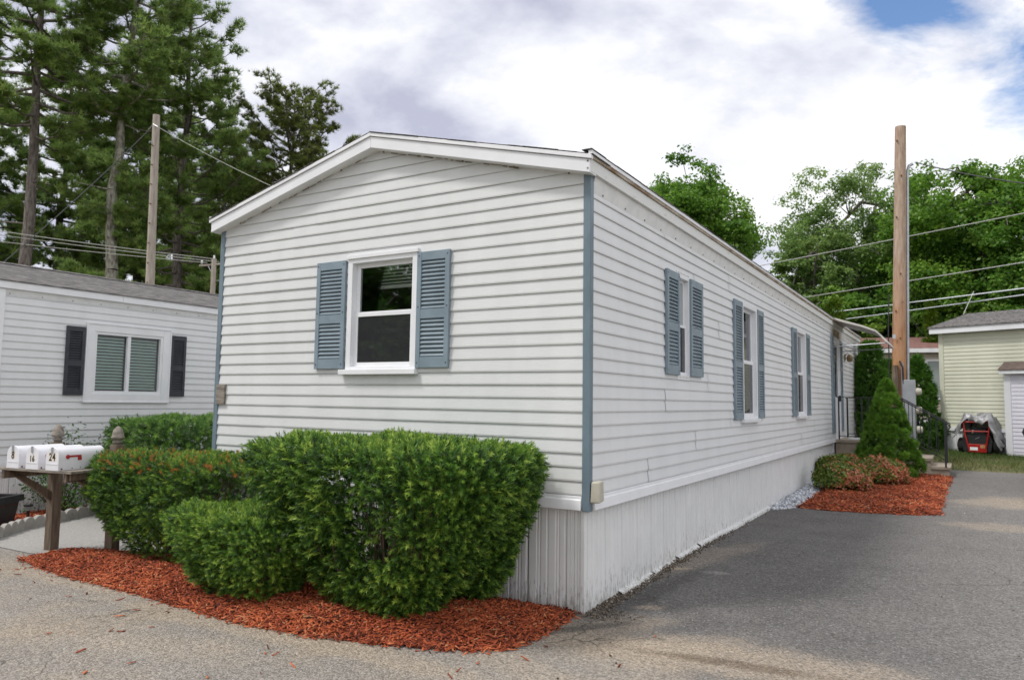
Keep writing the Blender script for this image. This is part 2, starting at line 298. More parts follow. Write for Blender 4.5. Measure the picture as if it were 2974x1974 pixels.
    c = mixc(mth('MULTIPLY', bright, .55), c, (.42, .40, .38))
    fine = noise(38, 3, .7)
    c = mixc(1., c, N_map(nd, lk, fine, .75, 1.25), 'MULTIPLY')
    # hairline cracks
    wp = N(nd, 'ShaderNodeVectorMath', operation='ADD'); nz = N(nd, 'ShaderNodeTexNoise', inputs={'Scale': 2.5, 'Detail': 6}); lk.new(P, nz.inputs['Vector'])
    sc_ = N(nd, 'ShaderNodeVectorMath', operation='SCALE', inputs={'Scale': .5}); lk.new(nz.outputs['Color'], sc_.inputs[0]); lk.new(P, wp.inputs[0]); lk.new(sc_.outputs[0], wp.inputs[1])
    ve = N(nd, 'ShaderNodeTexVoronoi', feature='DISTANCE_TO_EDGE', inputs={'Scale': .62}); lk.new(wp.outputs[0], ve.inputs['Vector'])
    crk = mth('MULTIPLY', rng(ve.outputs['Distance'], .0065, .001), rng(noise(.7, 4, .6, (5, 5, 0)), .5, .62))
    c = mixc(mth('MULTIPLY', crk, .7), c, (.05, .045, .04))
    lk.new(c, b.inputs['Base Color'])
    h = mth('ADD', mth('MULTIPLY', v.outputs['Distance'], -1.2), mth('MULTIPLY', fine, .6))
    bp = N(nd, 'ShaderNodeBump', inputs={'Strength': .75, 'Distance': .008}); lk.new(h, bp.inputs['Height']); lk.new(bp.outputs[0], b.inputs['Normal'])
    return m
def N_map(nd, lk, s, lo, hi):
    q = N(nd, 'ShaderNodeMapRange', inputs={'From Min': .3, 'From Max': .7, 'To Min': lo, 'To Max': hi}); lk.new(s, q.inputs['Value']); return q.outputs[0]

# ------------------------------------------------------------------ mesh helpers
class MB:
    def __init__(s, T=None): s.v = []; s.f = []; s.T = T
    def add(s, vs, fs):
        o = len(s.v); s.v += [s.T(*p) if s.T else tuple(p) for p in vs]; s.f += [tuple(i + o for i in f) for f in fs]; return s
    def box(s, x0, x1, y0, y1, z0, z1):
        return s.add([(x0, y0, z0), (x1, y0, z0), (x1, y1, z0), (x0, y1, z0), (x0, y0, z1), (x1, y0, z1), (x1, y1, z1), (x0, y1, z1)],
                     [(0, 3, 2, 1), (4, 5, 6, 7), (0, 1, 5, 4), (1, 2, 6, 5), (2, 3, 7, 6), (3, 0, 4, 7)])
    def prism(s, poly, a0, a1, axis='y'):     # poly in the two other axes, extruded along axis
        n = len(poly)
        def P(u, w, a): return {'x': (a, u, w), 'y': (u, a, w), 'z': (u, w, a)}[axis]
        vs = [P(u, w, a0) for u, w in poly] + [P(u, w, a1) for u, w in poly]
        return s.add(vs, [tuple(range(n)), tuple(range(2 * n - 1, n - 1, -1))] + [(i, n + i, n + (i + 1) % n, (i + 1) % n) for i in range(n)])
    def tube(s, pts, rad, n=8, caps=True):
        pts = [Vector(p) for p in pts]; rad = rad if hasattr(rad, '__len__') else [rad] * len(pts); vs = []; fs = []
        up = None
        for i, p in enumerate(pts):
            d = (pts[min(i + 1, len(pts) - 1)] - pts[max(i - 1, 0)]).normalized()
            if up is None: up = Vector((0, 0, 1)) if abs(d.z) < .9 else Vector((1, 0, 0))
            a = d.cross(up).normalized(); b = d.cross(a); up = -b if False else up
            for k in range(n):
                t = 2 * math.pi * k / n; vs.append(p + (a * math.cos(t) + b * math.sin(t)) * rad[i])
        for i in range(len(pts) - 1):
            for k in range(n): fs.append((i * n + k, i * n + (k + 1) % n, (i + 1) * n + (k + 1) % n, (i + 1) * n + k))
        if caps: fs += [tuple(range(n - 1, -1, -1)), tuple(range((len(pts) - 1) * n, len(pts) * n))]
        return s.add([tuple(v) for v in vs], fs)
    def lathe(s, prof, c=(0, 0, 0), n=20):    # prof (r, z)
        vs = []; fs = []
        for r, z in prof:
            for k in range(n):
                t = 2 * math.pi * k / n; vs.append((c[0] + r * math.cos(t), c[1] + r * math.sin(t), c[2] + z))
        for i in range(len(prof) - 1):
            for k in range(n): fs.append((i * n + k, i * n + (k + 1) % n, (i + 1) * n + (k + 1) % n, (i + 1) * n + k))
        fs += [tuple(range(n - 1, -1, -1)), tuple(range((len(prof) - 1) * n, len(prof) * n))]
        return s.add(vs, fs)
    def mesh(s, name, recalc=True):
        me = bpy.data.meshes.new(name); me.from_pydata(s.v, [], s.f)
        if recalc:
            bm = bmesh.new(); bm.from_mesh(me); bmesh.ops.recalc_face_normals(bm, faces=bm.faces); bm.to_mesh(me); bm.free()
        me.update(); return me
def link(name, me, m=None, parent=None, bevel=0, smooth=False):
    o = bpy.data.objects.new(name, me); COL.objects.link(o)
    if m is not None and me is not None and not me.materials: me.materials.append(MT[m] if isinstance(m, str) else m)
    if parent: o.parent = parent
    if bevel:
        bv = o.modifiers.new('bevel', 'BEVEL'); bv.width = bevel; bv.segments = 2; bv.limit_method = 'ANGLE'
    if smooth: me.polygons.foreach_set('use_smooth', [True] * len(me.polygons))
    return o
def part(name, mb, m, parent=None, bevel=0, smooth=False): return link(name, mb.mesh(name), m, parent, bevel, smooth)
def piece(name, me, parent, loc=(0, 0, 0), rot=(0, 0, 0), scale=None):
    o = bpy.data.objects.new(name, me); COL.objects.link(o); o.parent = parent; o.location = loc; o.rotation_euler = rot
    if scale: o.scale = scale
    return o
def tag(o, label=None, cat=None, group=None, kind=None):
    if label: o['label'] = label
    if cat: o['category'] = cat
    if group: o['group'] = group
    if kind: o['kind'] = kind
    return o
def thing(name, label, cat, loc=(0, 0, 0), rz=0, group=None):
    o = bpy.data.objects.new(name, None); COL.objects.link(o); o.empty_display_size = .2
    o.location = loc; o.rotation_euler = (0, 0, rz); return tag(o, label, cat, group)
def copy_tree(o, parent=None):
    c = o.copy(); COL.objects.link(c); c.parent = parent
    for ch in list(o.children): copy_tree(ch, c)
    return c
def np_mesh(name, V, F, m, parent=None, tint=None, smooth=False):    # V (n,3), F (k,3|4)
    me = bpy.data.meshes.new(name); V = np.asarray(V, np.float32); F = np.asarray(F, np.int32)
    k = F.shape[1]; me.vertices.add(len(V)); me.vertices.foreach_set('co', V.ravel())
    me.loops.add(F.size); me.loops.foreach_set('vertex_index', F.ravel())
    me.polygons.add(len(F)); me.polygons.foreach_set('loop_start', np.arange(0, F.size, k, dtype=np.int32)); me.polygons.foreach_set('loop_total', np.full(len(F), k, np.int32))
    if tint is not None:
        a = me.attributes.new('tint', 'FLOAT', 'POINT'); a.data.foreach_set('value', np.asarray(tint, np.float32))
    me.update(calc_edges=True)
    return link(name, me, m, parent, smooth=smooth)
def rand_rot(rng, d, n):     # frames (n,3,3) whose z column is d, random roll
    d = d / np.linalg.norm(d, axis=1, keepdims=True)
    r = rng.normal(size=(n, 3)); a = np.cross(d, r); a /= np.linalg.norm(a, axis=1, keepdims=True) + 1e-9
    b = np.cross(d, a); return np.stack([a, b, d], 2)
def scatter(tv, tf, pos, frames, scale):     # template verts/faces at every pos
    n = len(pos); k = len(tv)
    V = np.einsum('nij,kj->nki', frames, tv) * np.reshape(scale, (-1, 1, 1)) + pos[:, None, :]
    F = (tf[None] + (np.arange(n) * k)[:, None, None]).reshape(-1, tf.shape[1])
    return V.reshape(-1, 3), F

# ------------------------------------------------------------------ ground
def sheet(name, xs, ys, dz, m, keep=None):
    X, Y = np.meshgrid(xs, ys); Z = gz(X, Y) + dz
    V = np.stack([X, Y, Z], 2).reshape(-1, 3); nx = len(xs); F = []
    for j in range(len(ys) - 1):
        for i in range(nx - 1):
            cx, cy = (xs[i] + xs[i + 1]) / 2, (ys[j] + ys[j + 1]) / 2
            if keep is None or keep(cx, cy): F.append((j * nx + i, j * nx + i + 1, (j + 1) * nx + i + 1, (j + 1) * nx + i))
    return tag(np_mesh(name, V, F, m, smooth=True), kind='structure')
far = list(np.arange(-12, 30, .5))
xs = [-900, -400, -200, -100, -60, -40, -30, -24, -18, -14] + far + [34, 45, 60, 100, 200, 400, 900]
sheet('ground', np.array(xs, float), np.array(xs, float), -.03, 'ground')
def g2(x, y): p = gp(x, y); return p.x, p.y
BLOBS = [
    ((*g2(1700, 1525), .95, .30, .25, .9, .5, 2.2, 1.), 's', .62),
    ((*g2(1560, 1490), .55, .22, .6, .9, .5, 3., 2.), 's', .5),
    ((*g2(1690, 1530), .50, .07, .12, .9, .35, 4., 3.), 'd', .6),
    ((*g2(1420, 1440), .40, .20, .9, .9, .45, 4., 4.), 's', .35),
    ((*g2(1130, 1505), 1.4, .16, -.35, .9, .35, 3., 5.), 's', .4),
    ((*g2(800, 1490), 1.2, .14, -.05, .9, .35, 3., 6.), 's', .5),
    ((*g2(500, 1435), 1.4, .13, -.02, .9, .35, 3., 7.), 's', .55),
    ((*g2(150, 1335), 1.2, .16, .0, .9, .35, 3., 8.), 's', .6),
    ((*g2(1320, 1450), .45, .06, .9, .8, .25, 5., 9.), 'k', .6),
    ((*g2(1500, 1370), .9, .10, 1.45, .9, .45, 3., 10.), 'k', .45),
    ((*g2(1560, 1310), .16, .05, .5, .8, .3, 6., 11.), 's', .7),
    ((*g2(1650, 1320), .12, .05, .2, .8, .3, 6., 12.), 'p', .5),
    ((*g2(2330, 1160), .8, .5, .9, 1., .5, 2., 13.), 's', .6),
    ((*g2(2300, 1215), .5, .3, .3, 1., .5, 2., 14.), 's', .45),
    ((*g2(1620, 1285), .9, .18, 1.3, 1., .4, 3., 15.), 's', .3),
    ((*g2(1500, 1400), .12, .06, .5, .8, .3, 6., 17.), 's', .5),
    ((*g2(330, 1480), .9, .22, .2, 1., .45, 2.5, 18.), 's', .35),
]
MT['asphalt'] = asphalt_mat()
def on_asphalt(x, y):
    if x < -6.2 - .0 * y: return y < -.7
    if x < .0: return y < 1.5
    if y > 14.6: return False
    return True
sheet('driveway', np.arange(-16, 12.01, .25), np.arange(-16, 15.01, .25), .0, 'asphalt', on_asphalt)
MT['pad'] = mat('pale_gravel_pavement', (.27, .26, .245), .95, (.40, .385, .365), 60, detail=3, bump=.6, bscale=120)
# neighbour's paler drive between the homes
def poly_sheet(name, pts, dz, m, n=.3):
    xs_ = np.arange(min(p[0] for p in pts), max(p[0] for p in pts) + n, n)
    bm = bmesh.new(); vs = [bm.verts.new((x, y, float(gz(x, y)) + dz)) for x, y in pts]; bm.faces.new(vs)
    me = bpy.data.meshes.new(name); bm.to_mesh(me); bm.free(); return tag(link(name, me, m), kind='structure')
poly_sheet('side_drive', [(-12, -.99), (-5.9, -.86), (-5.35, -.62), (-4.9, -.35), (-4.4, .1), (-4.4, 12), (-12, 12)], .006, 'pad')

# ------------------------------------------------------------------ walls
def clip(poly, a, b, c):            # keep a*u+b*z<=c
    o = []
    for i in range(len(poly)):
        p, q = poly[i], poly[(i + 1) % len(poly)]; dp = a * p[0] + b * p[1] - c; dq = a * q[0] + b * q[1] - c
        if dp <= 0: o.append(p)
        if (dp < 0 < dq) or (dq < 0 < dp):
            t = dp / (dp - dq); o.append((p[0] + (q[0] - p[0]) * t, p[1] + (q[1] - p[1]) * t))
    return o
def minus(rect, holes):             # rect (u0,u1,z0,z1) minus axis aligned holes -> rects
    rs = [rect]
    for h in holes:
        nr = []
        for u0, u1, z0, z1 in rs:
            a0, a1, b0, b1 = max(u0, h[0]), min(u1, h[1]), max(z0, h[2]), min(z1, h[3])
            if a0 >= a1 or b0 >= b1: nr.append((u0, u1, z0, z1)); continue
            if u0 < a0: nr.append((u0, a0, z0, z1))
            if a1 < u1: nr.append((a1, u1, z0, z1))
            if z0 < b0: nr.append((a0, a1, z0, b0))
            if b1 < z1: nr.append((a0, a1, b1, z1))
        rs = nr
    return rs
def wall_slab(name, T, u0, u1, z0, z1, holes, planes, m, parent, th=.08):
    mb = MB(T)
    for r in minus((u0, u1, z0, z1), holes):
        p = [(r[0], r[2]), (r[1], r[2]), (r[1], r[3]), (r[0], r[3])]
        for pl in planes: p = clip(p, *pl)
        if len(p) < 3: continue
        n = len(p); vs = [(u, 0, z) for u, z in p] + [(u, -th, z) for u, z in p]
        mb.add(vs, [tuple(range(n)), tuple(range(2 * n - 1, n - 1, -1))] + [(i, n + i, n + (i + 1) % n, (i + 1) % n) for i in range(n)])
    return part(name, mb, m, parent)
def planks(wall, T, u0, u1, z0, n, pitch, holes, planes, m, seams=lambda i: [], lip=.0135, rng=random.Random(3), zmax=99):
    for i in range(n):                  # i counts upward
        a, b = z0 + i * pitch, min(z0 + (i + 1) * pitch, zmax)
        if b - a < .01: continue
        cuts = [u0] + sorted(seams(i)) + [u1]
        for k in range(len(cuts) - 1):
            s0, s1 = cuts[k] + (.0012 if k else 0), cuts[k + 1] - (.0012 if k < len(cuts) - 2 else 0)
            ex = (.003 if k % 2 else 0) + rng.uniform(0, .0016)
            for r in minus((s0, s1, a, b), holes):
                mb = MB(T)
                p = [(r[0], r[2]), (r[1], r[2]), (r[1], r[3]), (r[0], r[3])]
                for pl in planes: p = clip(p, *pl)
                if len(p) < 3: continue
                D = lambda z: .002 + ex + lip * (1 - ((z - a) / pitch)) if z - a > .012 else .002 + ex + lip * (.78 + .22 * min(1, (z - a) / .012))
                # split at the rolled lower edge so it keeps its nose
                for q in (clip(p, 0, 1, a + .012), clip(p, 0, -1, -(a + .012))):
                    if len(q) < 3: continue
                    vs = [(u, D(z), z) for u, z in q]; mb.add(vs, [tuple(range(len(q)))])
                bot = [x for x in p if abs(x[1] - a) < 1e-6]
                if len(bot) == 2:
                    (ua, _), (ub, _) = bot; mb.add([(ua, D(a), a), (ub, D(a), a), (ub, -.004, a + .004), (ua, -.004, a + .004)], [(0, 1, 2, 3)])
                if mb.v: link('siding_plank', mb.mesh('siding_plank', False), m, wall)
def shutter(home, T, u0, u1, z0, z1, m, rails=(.46,), slat=.0345, tilt=True, seam=None):
    w = u1 - u0; fr = .045; d0, d1 = .014, .042
    mb = MB(T)
    mb.box(u0, u0 + fr, d0, d1, z0, z1); mb.box(u1 - fr, u1, d0, d1, z0, z1)
    zr = [z0, z0 + .085]; bands = []
    mids = [z0 + (z1 - z0) * r for r in rails]
    edges = [(z0, z0 + .09)] + [(q - .04, q + .04) for q in mids] + [(z1 - .075, z1)]
    for a, b in edges: mb.box(u0 + fr, u1 - fr, d0, d1 - .002, a, b)
    mb.box(u0 + fr, u1 - fr, d0, d0 + .004, z0 + .09, z1 - .075)       # backing
    sh = part('shutter', mb, m, home, bevel=.003)
    nb = MB(T)
    for zz_ in (z0 + .04, (z0 + z1) / 2 + .02, z1 - .035):
        for uu in (u0 + .02, u1 - .02): nb.box(uu - .005, uu + .005, d1 - .001, d1 + .002, zz_ - .005, zz_ + .005)
    part('screw', nb, 'black', sh)
    sm = MB(T); hh = slat * .5
    for (a, b), (c, d) in zip(edges[:-1], edges[1:]):
        n = max(2, round((c - b) / slat)); st = (c - b) / n
        for k in range(n):
            zc = b + (k + .5) * st
            s = MB(T); s.add([(u0 + fr, d0 + .006, zc + st * .42), (u1 - fr, d0 + .006, zc + st * .42), (u1 - fr, d1 - .004, zc - st * .18), (u0 + fr, d1 - .004, zc - st * .18),
                              (u0 + fr, d0 + .004, zc + st * .15), (u1 - fr, d0 + .004, zc + st * .15), (u1 - fr, d1 - .006, zc - st * .38), (u0 + fr, d1 - .006, zc - st * .38)],
                             [(0, 1, 2, 3), (7, 6, 5, 4), (3, 2, 6, 7), (0, 4, 5, 1), (0, 3, 7, 4), (1, 5, 6, 2)])
            part('slat', s, m, sh)
    return sh
def window(home, T, u0, u1, z0, z1, casing=.05, sash=.04, sill=True, split=.5, lower='glass', upper='glass', blind=0, holes_trim=False, proud=.034, gl='glass', inner_rail=None):
    """double hung window filling the opening u0..u1, z0..z1"""
    c = MB(T)
    for a in ((u0, u0 + casing, z0, z1), (u1 - casing, u1, z0, z1), (u0 + casing, u1 - casing, z1 - casing, z1), (u0 + casing, u1 - casing, z0, z0 + casing * .5)):
        c.box(a[0], a[1], -.06, proud, a[2], a[3])
    w = part('window', c, 'white', home, bevel=.003)
    a0, a1, b0, b1 = u0 + casing, u1 - casing, z0 + casing * .5, z1 - casing
    zm = b0 + (b1 - b0) * split
    for nm, (p0, p1), dd, gm in (('upper', (zm - .01, b1), -.028, upper), ('lower', (b0, zm + .02), -.008, lower)):
        s = MB(T); q = sash
        s.box(a0, a0 + q, dd - .02, dd, p0, p1); s.box(a1 - q, a1, dd - .02, dd, p0, p1)
        s.box(a0 + q, a1 - q, dd - .02, dd, p0, p0 + q * .9); s.box(a0 + q, a1 - q, dd - .02, dd, p1 - q * .9, p1)
        so_ = part('sash', s, 'white', w, bevel=.002)
        part('pane', MB(T).box(a0 + q, a1 - q, dd - .012, dd - .008, p0 + q * .9, p1 - q * .9), gm, w)
    if inner_rail: part('sash_rail', MB(T).box(a0 + sash, a1 - sash, -.05, -.034, inner_rail, inner_rail + .04), 'white', w)
    if sill: part('sill', MB(T).box(u0 - .055, u1 + .02, .0, proud + .035, z0 - .045, z0), 'white', w, bevel=.004)
    if blind:
        zt = b1 - .03
        for k in range(blind):
            part('blind_slat', MB(T).add([(a0 + .045, -.07, zt - k * .03), (a1 - .045, -.07, zt - k * .03), (a1 - .045, -.05, zt - k * .03 - .018), (a0 + .045, -.05, zt - k * .03 - .018)], [(0, 1, 2, 3)]), 'blind', w)
        part('blind_rail', MB(T).box(a0 + .04, a1 - .04, -.075, -.05, zt - blind * .03 - .03, zt - blind * .03), 'blind', w)
    # dark sheet in place of the unlit room behind the glass
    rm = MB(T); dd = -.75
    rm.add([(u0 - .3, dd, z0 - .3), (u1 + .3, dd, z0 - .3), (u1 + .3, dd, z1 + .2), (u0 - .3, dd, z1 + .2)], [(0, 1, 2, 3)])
    part('dark_room_sheet', rm, 'dark', w)
    return w

# ------------------------------------------------------------------ the mobile home
W, L = 4.2, 17.25
EAVE, PEAK, PITCH, Z0 = 3.245, 3.775, .1016, .85
home = thing('mobile_home', 'long white mobile home with blue-grey shutters and corner posts behind the clipped shrubs', 'mobile home')
TG = lambda u, d, z: (u, -d, z)            # gable wall, faces -y
TL = lambda u, d, z: (d, u, z)             # long wall, faces +x
slope = (PEAK - EAVE) / (W / 2)
rake = [(slope, 1, EAVE + .0), (-slope, 1, EAVE + slope * W)]
GW = (-2.405, -1.605, 1.795, 2.815)         # gable window opening
gw = wall_slab('gable_wall', TG, -W, 0, .78, PEAK, [GW], rake, 'siding_sun_offset', home)
seam_at = {}
for rows, x in (((21, 22), -3.16), ((23, 24), -2.85), ((19, 20), -3.47), ((17, 18), -3.72), ((6, 7), -2.88), ((4, 5), -3.18), ((2, 3), -3.46), ((0, 1), -3.75), ((8, 9), -2.30)):
    for r in rows: seam_at[r] = [x]
planks(gw, TG, -W + .038, -.038, Z0, 29, PITCH, [GW], rake, 'siding_sun_offset', lambda i: seam_at.get(i, []))
LWIN = [(1.99, 2.37, 1.80, 2.80), (4.47, 5.27, 1.345, 2.83), (8.13, 8.99, 1.345, 2.82)]
DOOR = (12.46, 13.42, .86, 3.03)
lw = wall_slab('long_wall', TL, .081, L - .061, .78, EAVE, LWIN + [DOOR], [], 'siding', home)
def lseams(i): 
    o = (i // 2 * 1.37) % 3.66; return [q for q in np.arange(o + 1.2, L - .3, 3.66)]
planks(lw, TL, .034, L - .05, Z0, 23, PITCH, LWIN + [DOOR], [], 'siding', lseams, zmax=3.12)
part('rear_wall', MB().prism([(-W, .78), (0, .78), (0, EAVE), (-W / 2, PEAK), (-W, EAVE)], L - .06, L), 'siding', home)
part('far_wall', MB().box(-W, -W + .06, .081, L - .061, .78, EAVE), 'siding', home)
part('floor', MB().box(-W + .08, -.08, .08, L - .08, .7, .75), 'dark', home)
# corner posts
def cpost(x0, x1, y0, y1):
    return part('corner_post', MB().box(x0, x1, y0, y1, .735, EAVE + .02), 'post_blue', home, bevel=.006)
cpost(-.042, .021, -.021, .037); cpost(-W - .021, -W + .042, -.021, .037)
part('corner_post', MB().box(-.05, .022, L - .055, L + .01, .735, EAVE), 'post_blue', home)
# roof
OX, OY = .055, .12
def line(x): return EAVE + slope * (W / 2 - abs(x + W / 2))
xl, xr, xm = -W - OX, OX, -W / 2
def band(a, b, y0, y1, x0, x1, nm, m, bev=.003):
    return part(nm, MB().prism([(x0, line(x0) + a), (x1, line(x1) + a), (x1, line(x1) + b), (x0, line(x0) + b)], y0, y1), m, home, bevel=bev)
for x0, x1 in ((xl, xm - .001), (xm + .001, xr)):
    band(.0, .1, -OY, -OY + .022, x0, x1, 'rake_fascia', 'white')
    band(.0, .012, -OY + .022, .0, x0, x1, 'rake_soffit', 'soffit')
    band(.104, .135, -OY - .014, -OY + .02, x0 - (.02 if x0 == xl else 0), x1 + (.02 if x1 == xr else 0), 'drip_edge', 'white', .002)
    band(.130, .137, -OY - .004, L + .1, x0 - (.012 if x0 == xl else 0), x1 + (.012 if x1 == xr else 0), 'shingles', 'shingle', 0)
    band(.09, .132, -OY + .03, L + .08, x0 + .03, x1 - .03 if x1 == xr else x1, 'roof_deck', 'dark', 0)
rs = random.Random(8)
for x0, x1, st in ((xl - .03, xm, 1), (xm, xr + .03, 1)):      # lifted tabs along the rake
    x = x0
    while x < x1 - .05:
        w_ = rs.uniform(.12, .32); a = min(x + w_, x1); dz = rs.uniform(.0, .006); dy = rs.uniform(-.012, .004)
        part('shingle', MB().prism([(x, line(x) + .1375 + dz), (a, line(a) + .1375 + dz), (a, line(a) + .143 + dz), (x, line(x) + .143 + dz)], -OY - .012 + dy, .2), 'shingle', home)
        x = a
for sx, xa, xb in ((1, .033, .055), (-1, -W - .055, -W - .033)):
    part('eave_fascia', MB().box(xa, xb, -OY + .024, L + .08, EAVE - .0, EAVE + .098), 'stained' if sx > 0 else 'white', home, bevel=.003)
    part('eave_soffit', MB().box(.0 if sx > 0 else -W - .033, .033 if sx > 0 else -W, .0, L, EAVE - .0, EAVE + .01), 'soffit', home)
    a, b = (.05, .078) if sx > 0 else (-W - .078, -W - .05)
    part('drip_edge', MB().box(a, b, -OY - .01, L + .1, EAVE + .122, EAVE + .15), 'white', home)
    part('gutter_strip', MB().box(a - .004, b - .008, -OY + .02, L + .09, EAVE + .099, EAVE + .121), 'rust' if sx > 0 else 'white', home)
y = -OY - .02
while y < L:                                                     # tab edges along the eave
    w_ = rs.uniform(.16, .36); dz = rs.uniform(0, .007)
    part('shingle', MB().box(.0, .080 + rs.uniform(0, .008), y, min(y + w_, L + .1), EAVE + .1505 + dz, EAVE + .156 + dz), 'shingle', home); y += w_
# frieze strip under the eave, with its screws
part('frieze', MB(TL).add([(.036, .004, 3.122), (L - .05, .004, 3.122), (L - .05, .028, EAVE), (.036, .028, EAVE), (.036, .0, EAVE), (L - .05, .0, EAVE), (L - .05, -.002, 3.122), (.036, -.002, 3.122)],
     [(0, 1, 2, 3), (3, 2, 5, 4), (0, 7, 6, 1)]), 'soffit', home)
for k in range(36):
    yy = .22 + k * .44 + rs.uniform(-.04, .04)
    part('screw', MB(TL).box(yy - .006, yy + .006, .008, .014, 3.137, 3.149), 'caulk', home)
for k in range(9):
    x = -W + .25 + k * .47 + rs.uniform(-.05, .05)
    part('screw', MB().box(x - .007, x + .007, -.03, -.024, line(x) - .012, line(x) + .004), 'caulk', home)
for z in (EAVE + .02, EAVE + .075):
    part('screw', MB().box(.034, .046, -OY - .003, -OY + .001, z - .006, z + .006), 'caulk', home)
# crumbling caulk along the top of the gable siding
x = -W + .2
while x < -.1:
    l_ = rs.uniform(.02, .11)
    if rs.random() < (.8 if -3.4 < x < -.6 else .35) and abs(x - xm) > .12:
        t = rs.uniform(.004, .014); zz_ = line(x) - rs.uniform(.004, .016); dz = slope * (l_ if x < xm else -l_)
        part('caulk_crack', MB().add([(x, -.022, zz_), (x + l_, -.024, zz_ + dz + rs.uniform(-.004, .004)), (x + l_, -.022, zz_ + dz + t), (x, -.022, zz_ + t)], [(0, 1, 2, 3)]), 'caulk', home)
    x += l_ + rs.uniform(0, .03)
# belt trim above the skirting (flared)
prof = [(-.002, .85), (.020, .842), (.022, .822), (.030, .815), (.042, .745), (.034, .740), (-.002, .80)]
part('belt_trim', MB().prism([(d, z) for d, z in prof], .038, 12.32, 'y'), 'white', home, bevel=.002)
part('belt_trim', MB().prism([(d, z) for d, z in prof], 12.33, L, 'y'), 'white', home)
part('belt_trim', MB(lambda x, y, z: (x, -y, z)).prism([(d, z) for d, z in prof], -W + .06, -.07, 'x') if False else MB().prism([(-d, z) for d, z in prof], -W + .045, -.044, 'x'), 'white', home, bevel=.002)
# skirting panels, each a ribbed sheet
def skirt_panel(w, h):
    us = [0, .004, .012, .072, .080, .086, .094, .106, .118, .160, .168, .174, .182, .236, .244, .250, .258, .270, .282, .316, .326, .33]
    ds = [0, 0, .014, .014, .003, .003, .014, .010, .014, .014, .003, .003, .014, .014, .003, .003, .014, .010, .014, .014, .0, .0]
    us = [u * w / .33 for u in us]; vs = []; fs = []
    for u, d in zip(us, ds): vs += [(u, d, 0), (u, d, h)]
    for i in range(len(us) - 1): fs.append((2 * i, 2 * i + 2, 2 * i + 3, 2 * i + 1))
    return vs, fs
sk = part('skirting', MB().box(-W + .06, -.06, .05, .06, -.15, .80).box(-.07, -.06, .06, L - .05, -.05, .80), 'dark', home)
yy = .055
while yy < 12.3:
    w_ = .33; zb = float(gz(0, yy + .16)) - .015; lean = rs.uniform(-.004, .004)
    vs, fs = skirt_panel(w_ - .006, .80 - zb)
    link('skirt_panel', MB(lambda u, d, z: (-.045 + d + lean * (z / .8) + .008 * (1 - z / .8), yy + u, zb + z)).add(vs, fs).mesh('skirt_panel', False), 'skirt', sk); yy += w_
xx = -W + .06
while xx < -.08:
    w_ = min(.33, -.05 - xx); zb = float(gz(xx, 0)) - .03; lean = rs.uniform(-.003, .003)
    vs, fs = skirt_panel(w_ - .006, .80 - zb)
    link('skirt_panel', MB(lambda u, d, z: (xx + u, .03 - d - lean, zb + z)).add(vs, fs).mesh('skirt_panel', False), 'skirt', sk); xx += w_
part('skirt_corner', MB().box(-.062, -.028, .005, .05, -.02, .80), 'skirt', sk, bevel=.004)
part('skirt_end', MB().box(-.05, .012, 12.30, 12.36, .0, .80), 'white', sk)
# bent ground rail along the foot of the long skirting
yy = .62
while yy < 6.1:
    l_ = rs.uniform(.45, .95); z = float(gz(0, yy)); tw = rs.uniform(-.012, .012); j = rs.uniform(0, .012)
    part('ground_rail', MB().add([(-.03, yy, z + .035 + j), (-.03, yy + l_, z + .04 + j), (.012 + tw, yy + l_, z + .022 + j), (.012, yy, z + .02 + j), (.02, yy, z - .01), (.02 + tw, yy + l_, z - .01)], [(0, 1, 2, 3), (3, 2, 5, 4)]), 'skirt', sk)
    yy += l_ + rs.uniform(-.01, .02)
# windows and shutters
window(home, TG, *GW, casing=.055, sash=.042, blind=6, split=.50, inner_rail=2.12, lower='screen')
part('window_head', MB(TG).prism([(GW[0] - .012, 2.80), (GW[1] + .012, 2.80), (GW[1] + .012, 2.835), (GW[0] - .012, 2.835)], .0, .05) if False else MB(TG).box(GW[0] - .012, GW[1] + .012, .0, .05, 2.80, 2.835), 'white', home, bevel=.003)
shutter(home, TG, -2.79, -2.43, 1.805, 2.797, 'blue'); shutter(home, TG, -1.603, -1.262, 1.805, 2.795, 'blue')
window(home, TL, *LWIN[0], casing=.03, sash=.03, sill=False, split=.50, upper='frost', lower='screen', proud=.02)
for zz_ in (2.80, 1.765): part('window_flange', MB(TL).box(1.985, 2.375, .012, .018, zz_, zz_ + .035), 'white', home)
for k in range(8):
    for zz_ in (2.815, 1.782): part('screw', MB(TL).box(2.02 + k * .045, 2.028 + k * .045, .018, .021, zz_, zz_ + .008), 'caulk', home)
window(home, TL, *LWIN[1], casing=.06, sash=.045, split=.5, lower='screen'); window(home, TL, *LWIN[2], casing=.06, sash=.045, split=.5, lower='screen')
for u0, u1, z0, z1 in ((1.64, 2.0, 1.805, 2.797), (2.36, 2.77, 1.81, 2.80), (4.08, 4.465, 1.345, 2.815), (5.275, 5.64, 1.345, 2.815), (7.75, 8.125, 1.345, 2.80), (8.995, 9.38, 1.345, 2.80)):
    shutter(home, TL, u0, u1, z0, z1, 'blue')
shutter(home, TL, 12.09, 12.44, .945, 3.045, 'blue', rails=(.36, .68), slat=.05); shutter(home, TL, 13.44, 13.77, .945, 3.0, 'blue', rails=(.36, .68), slat=.05)
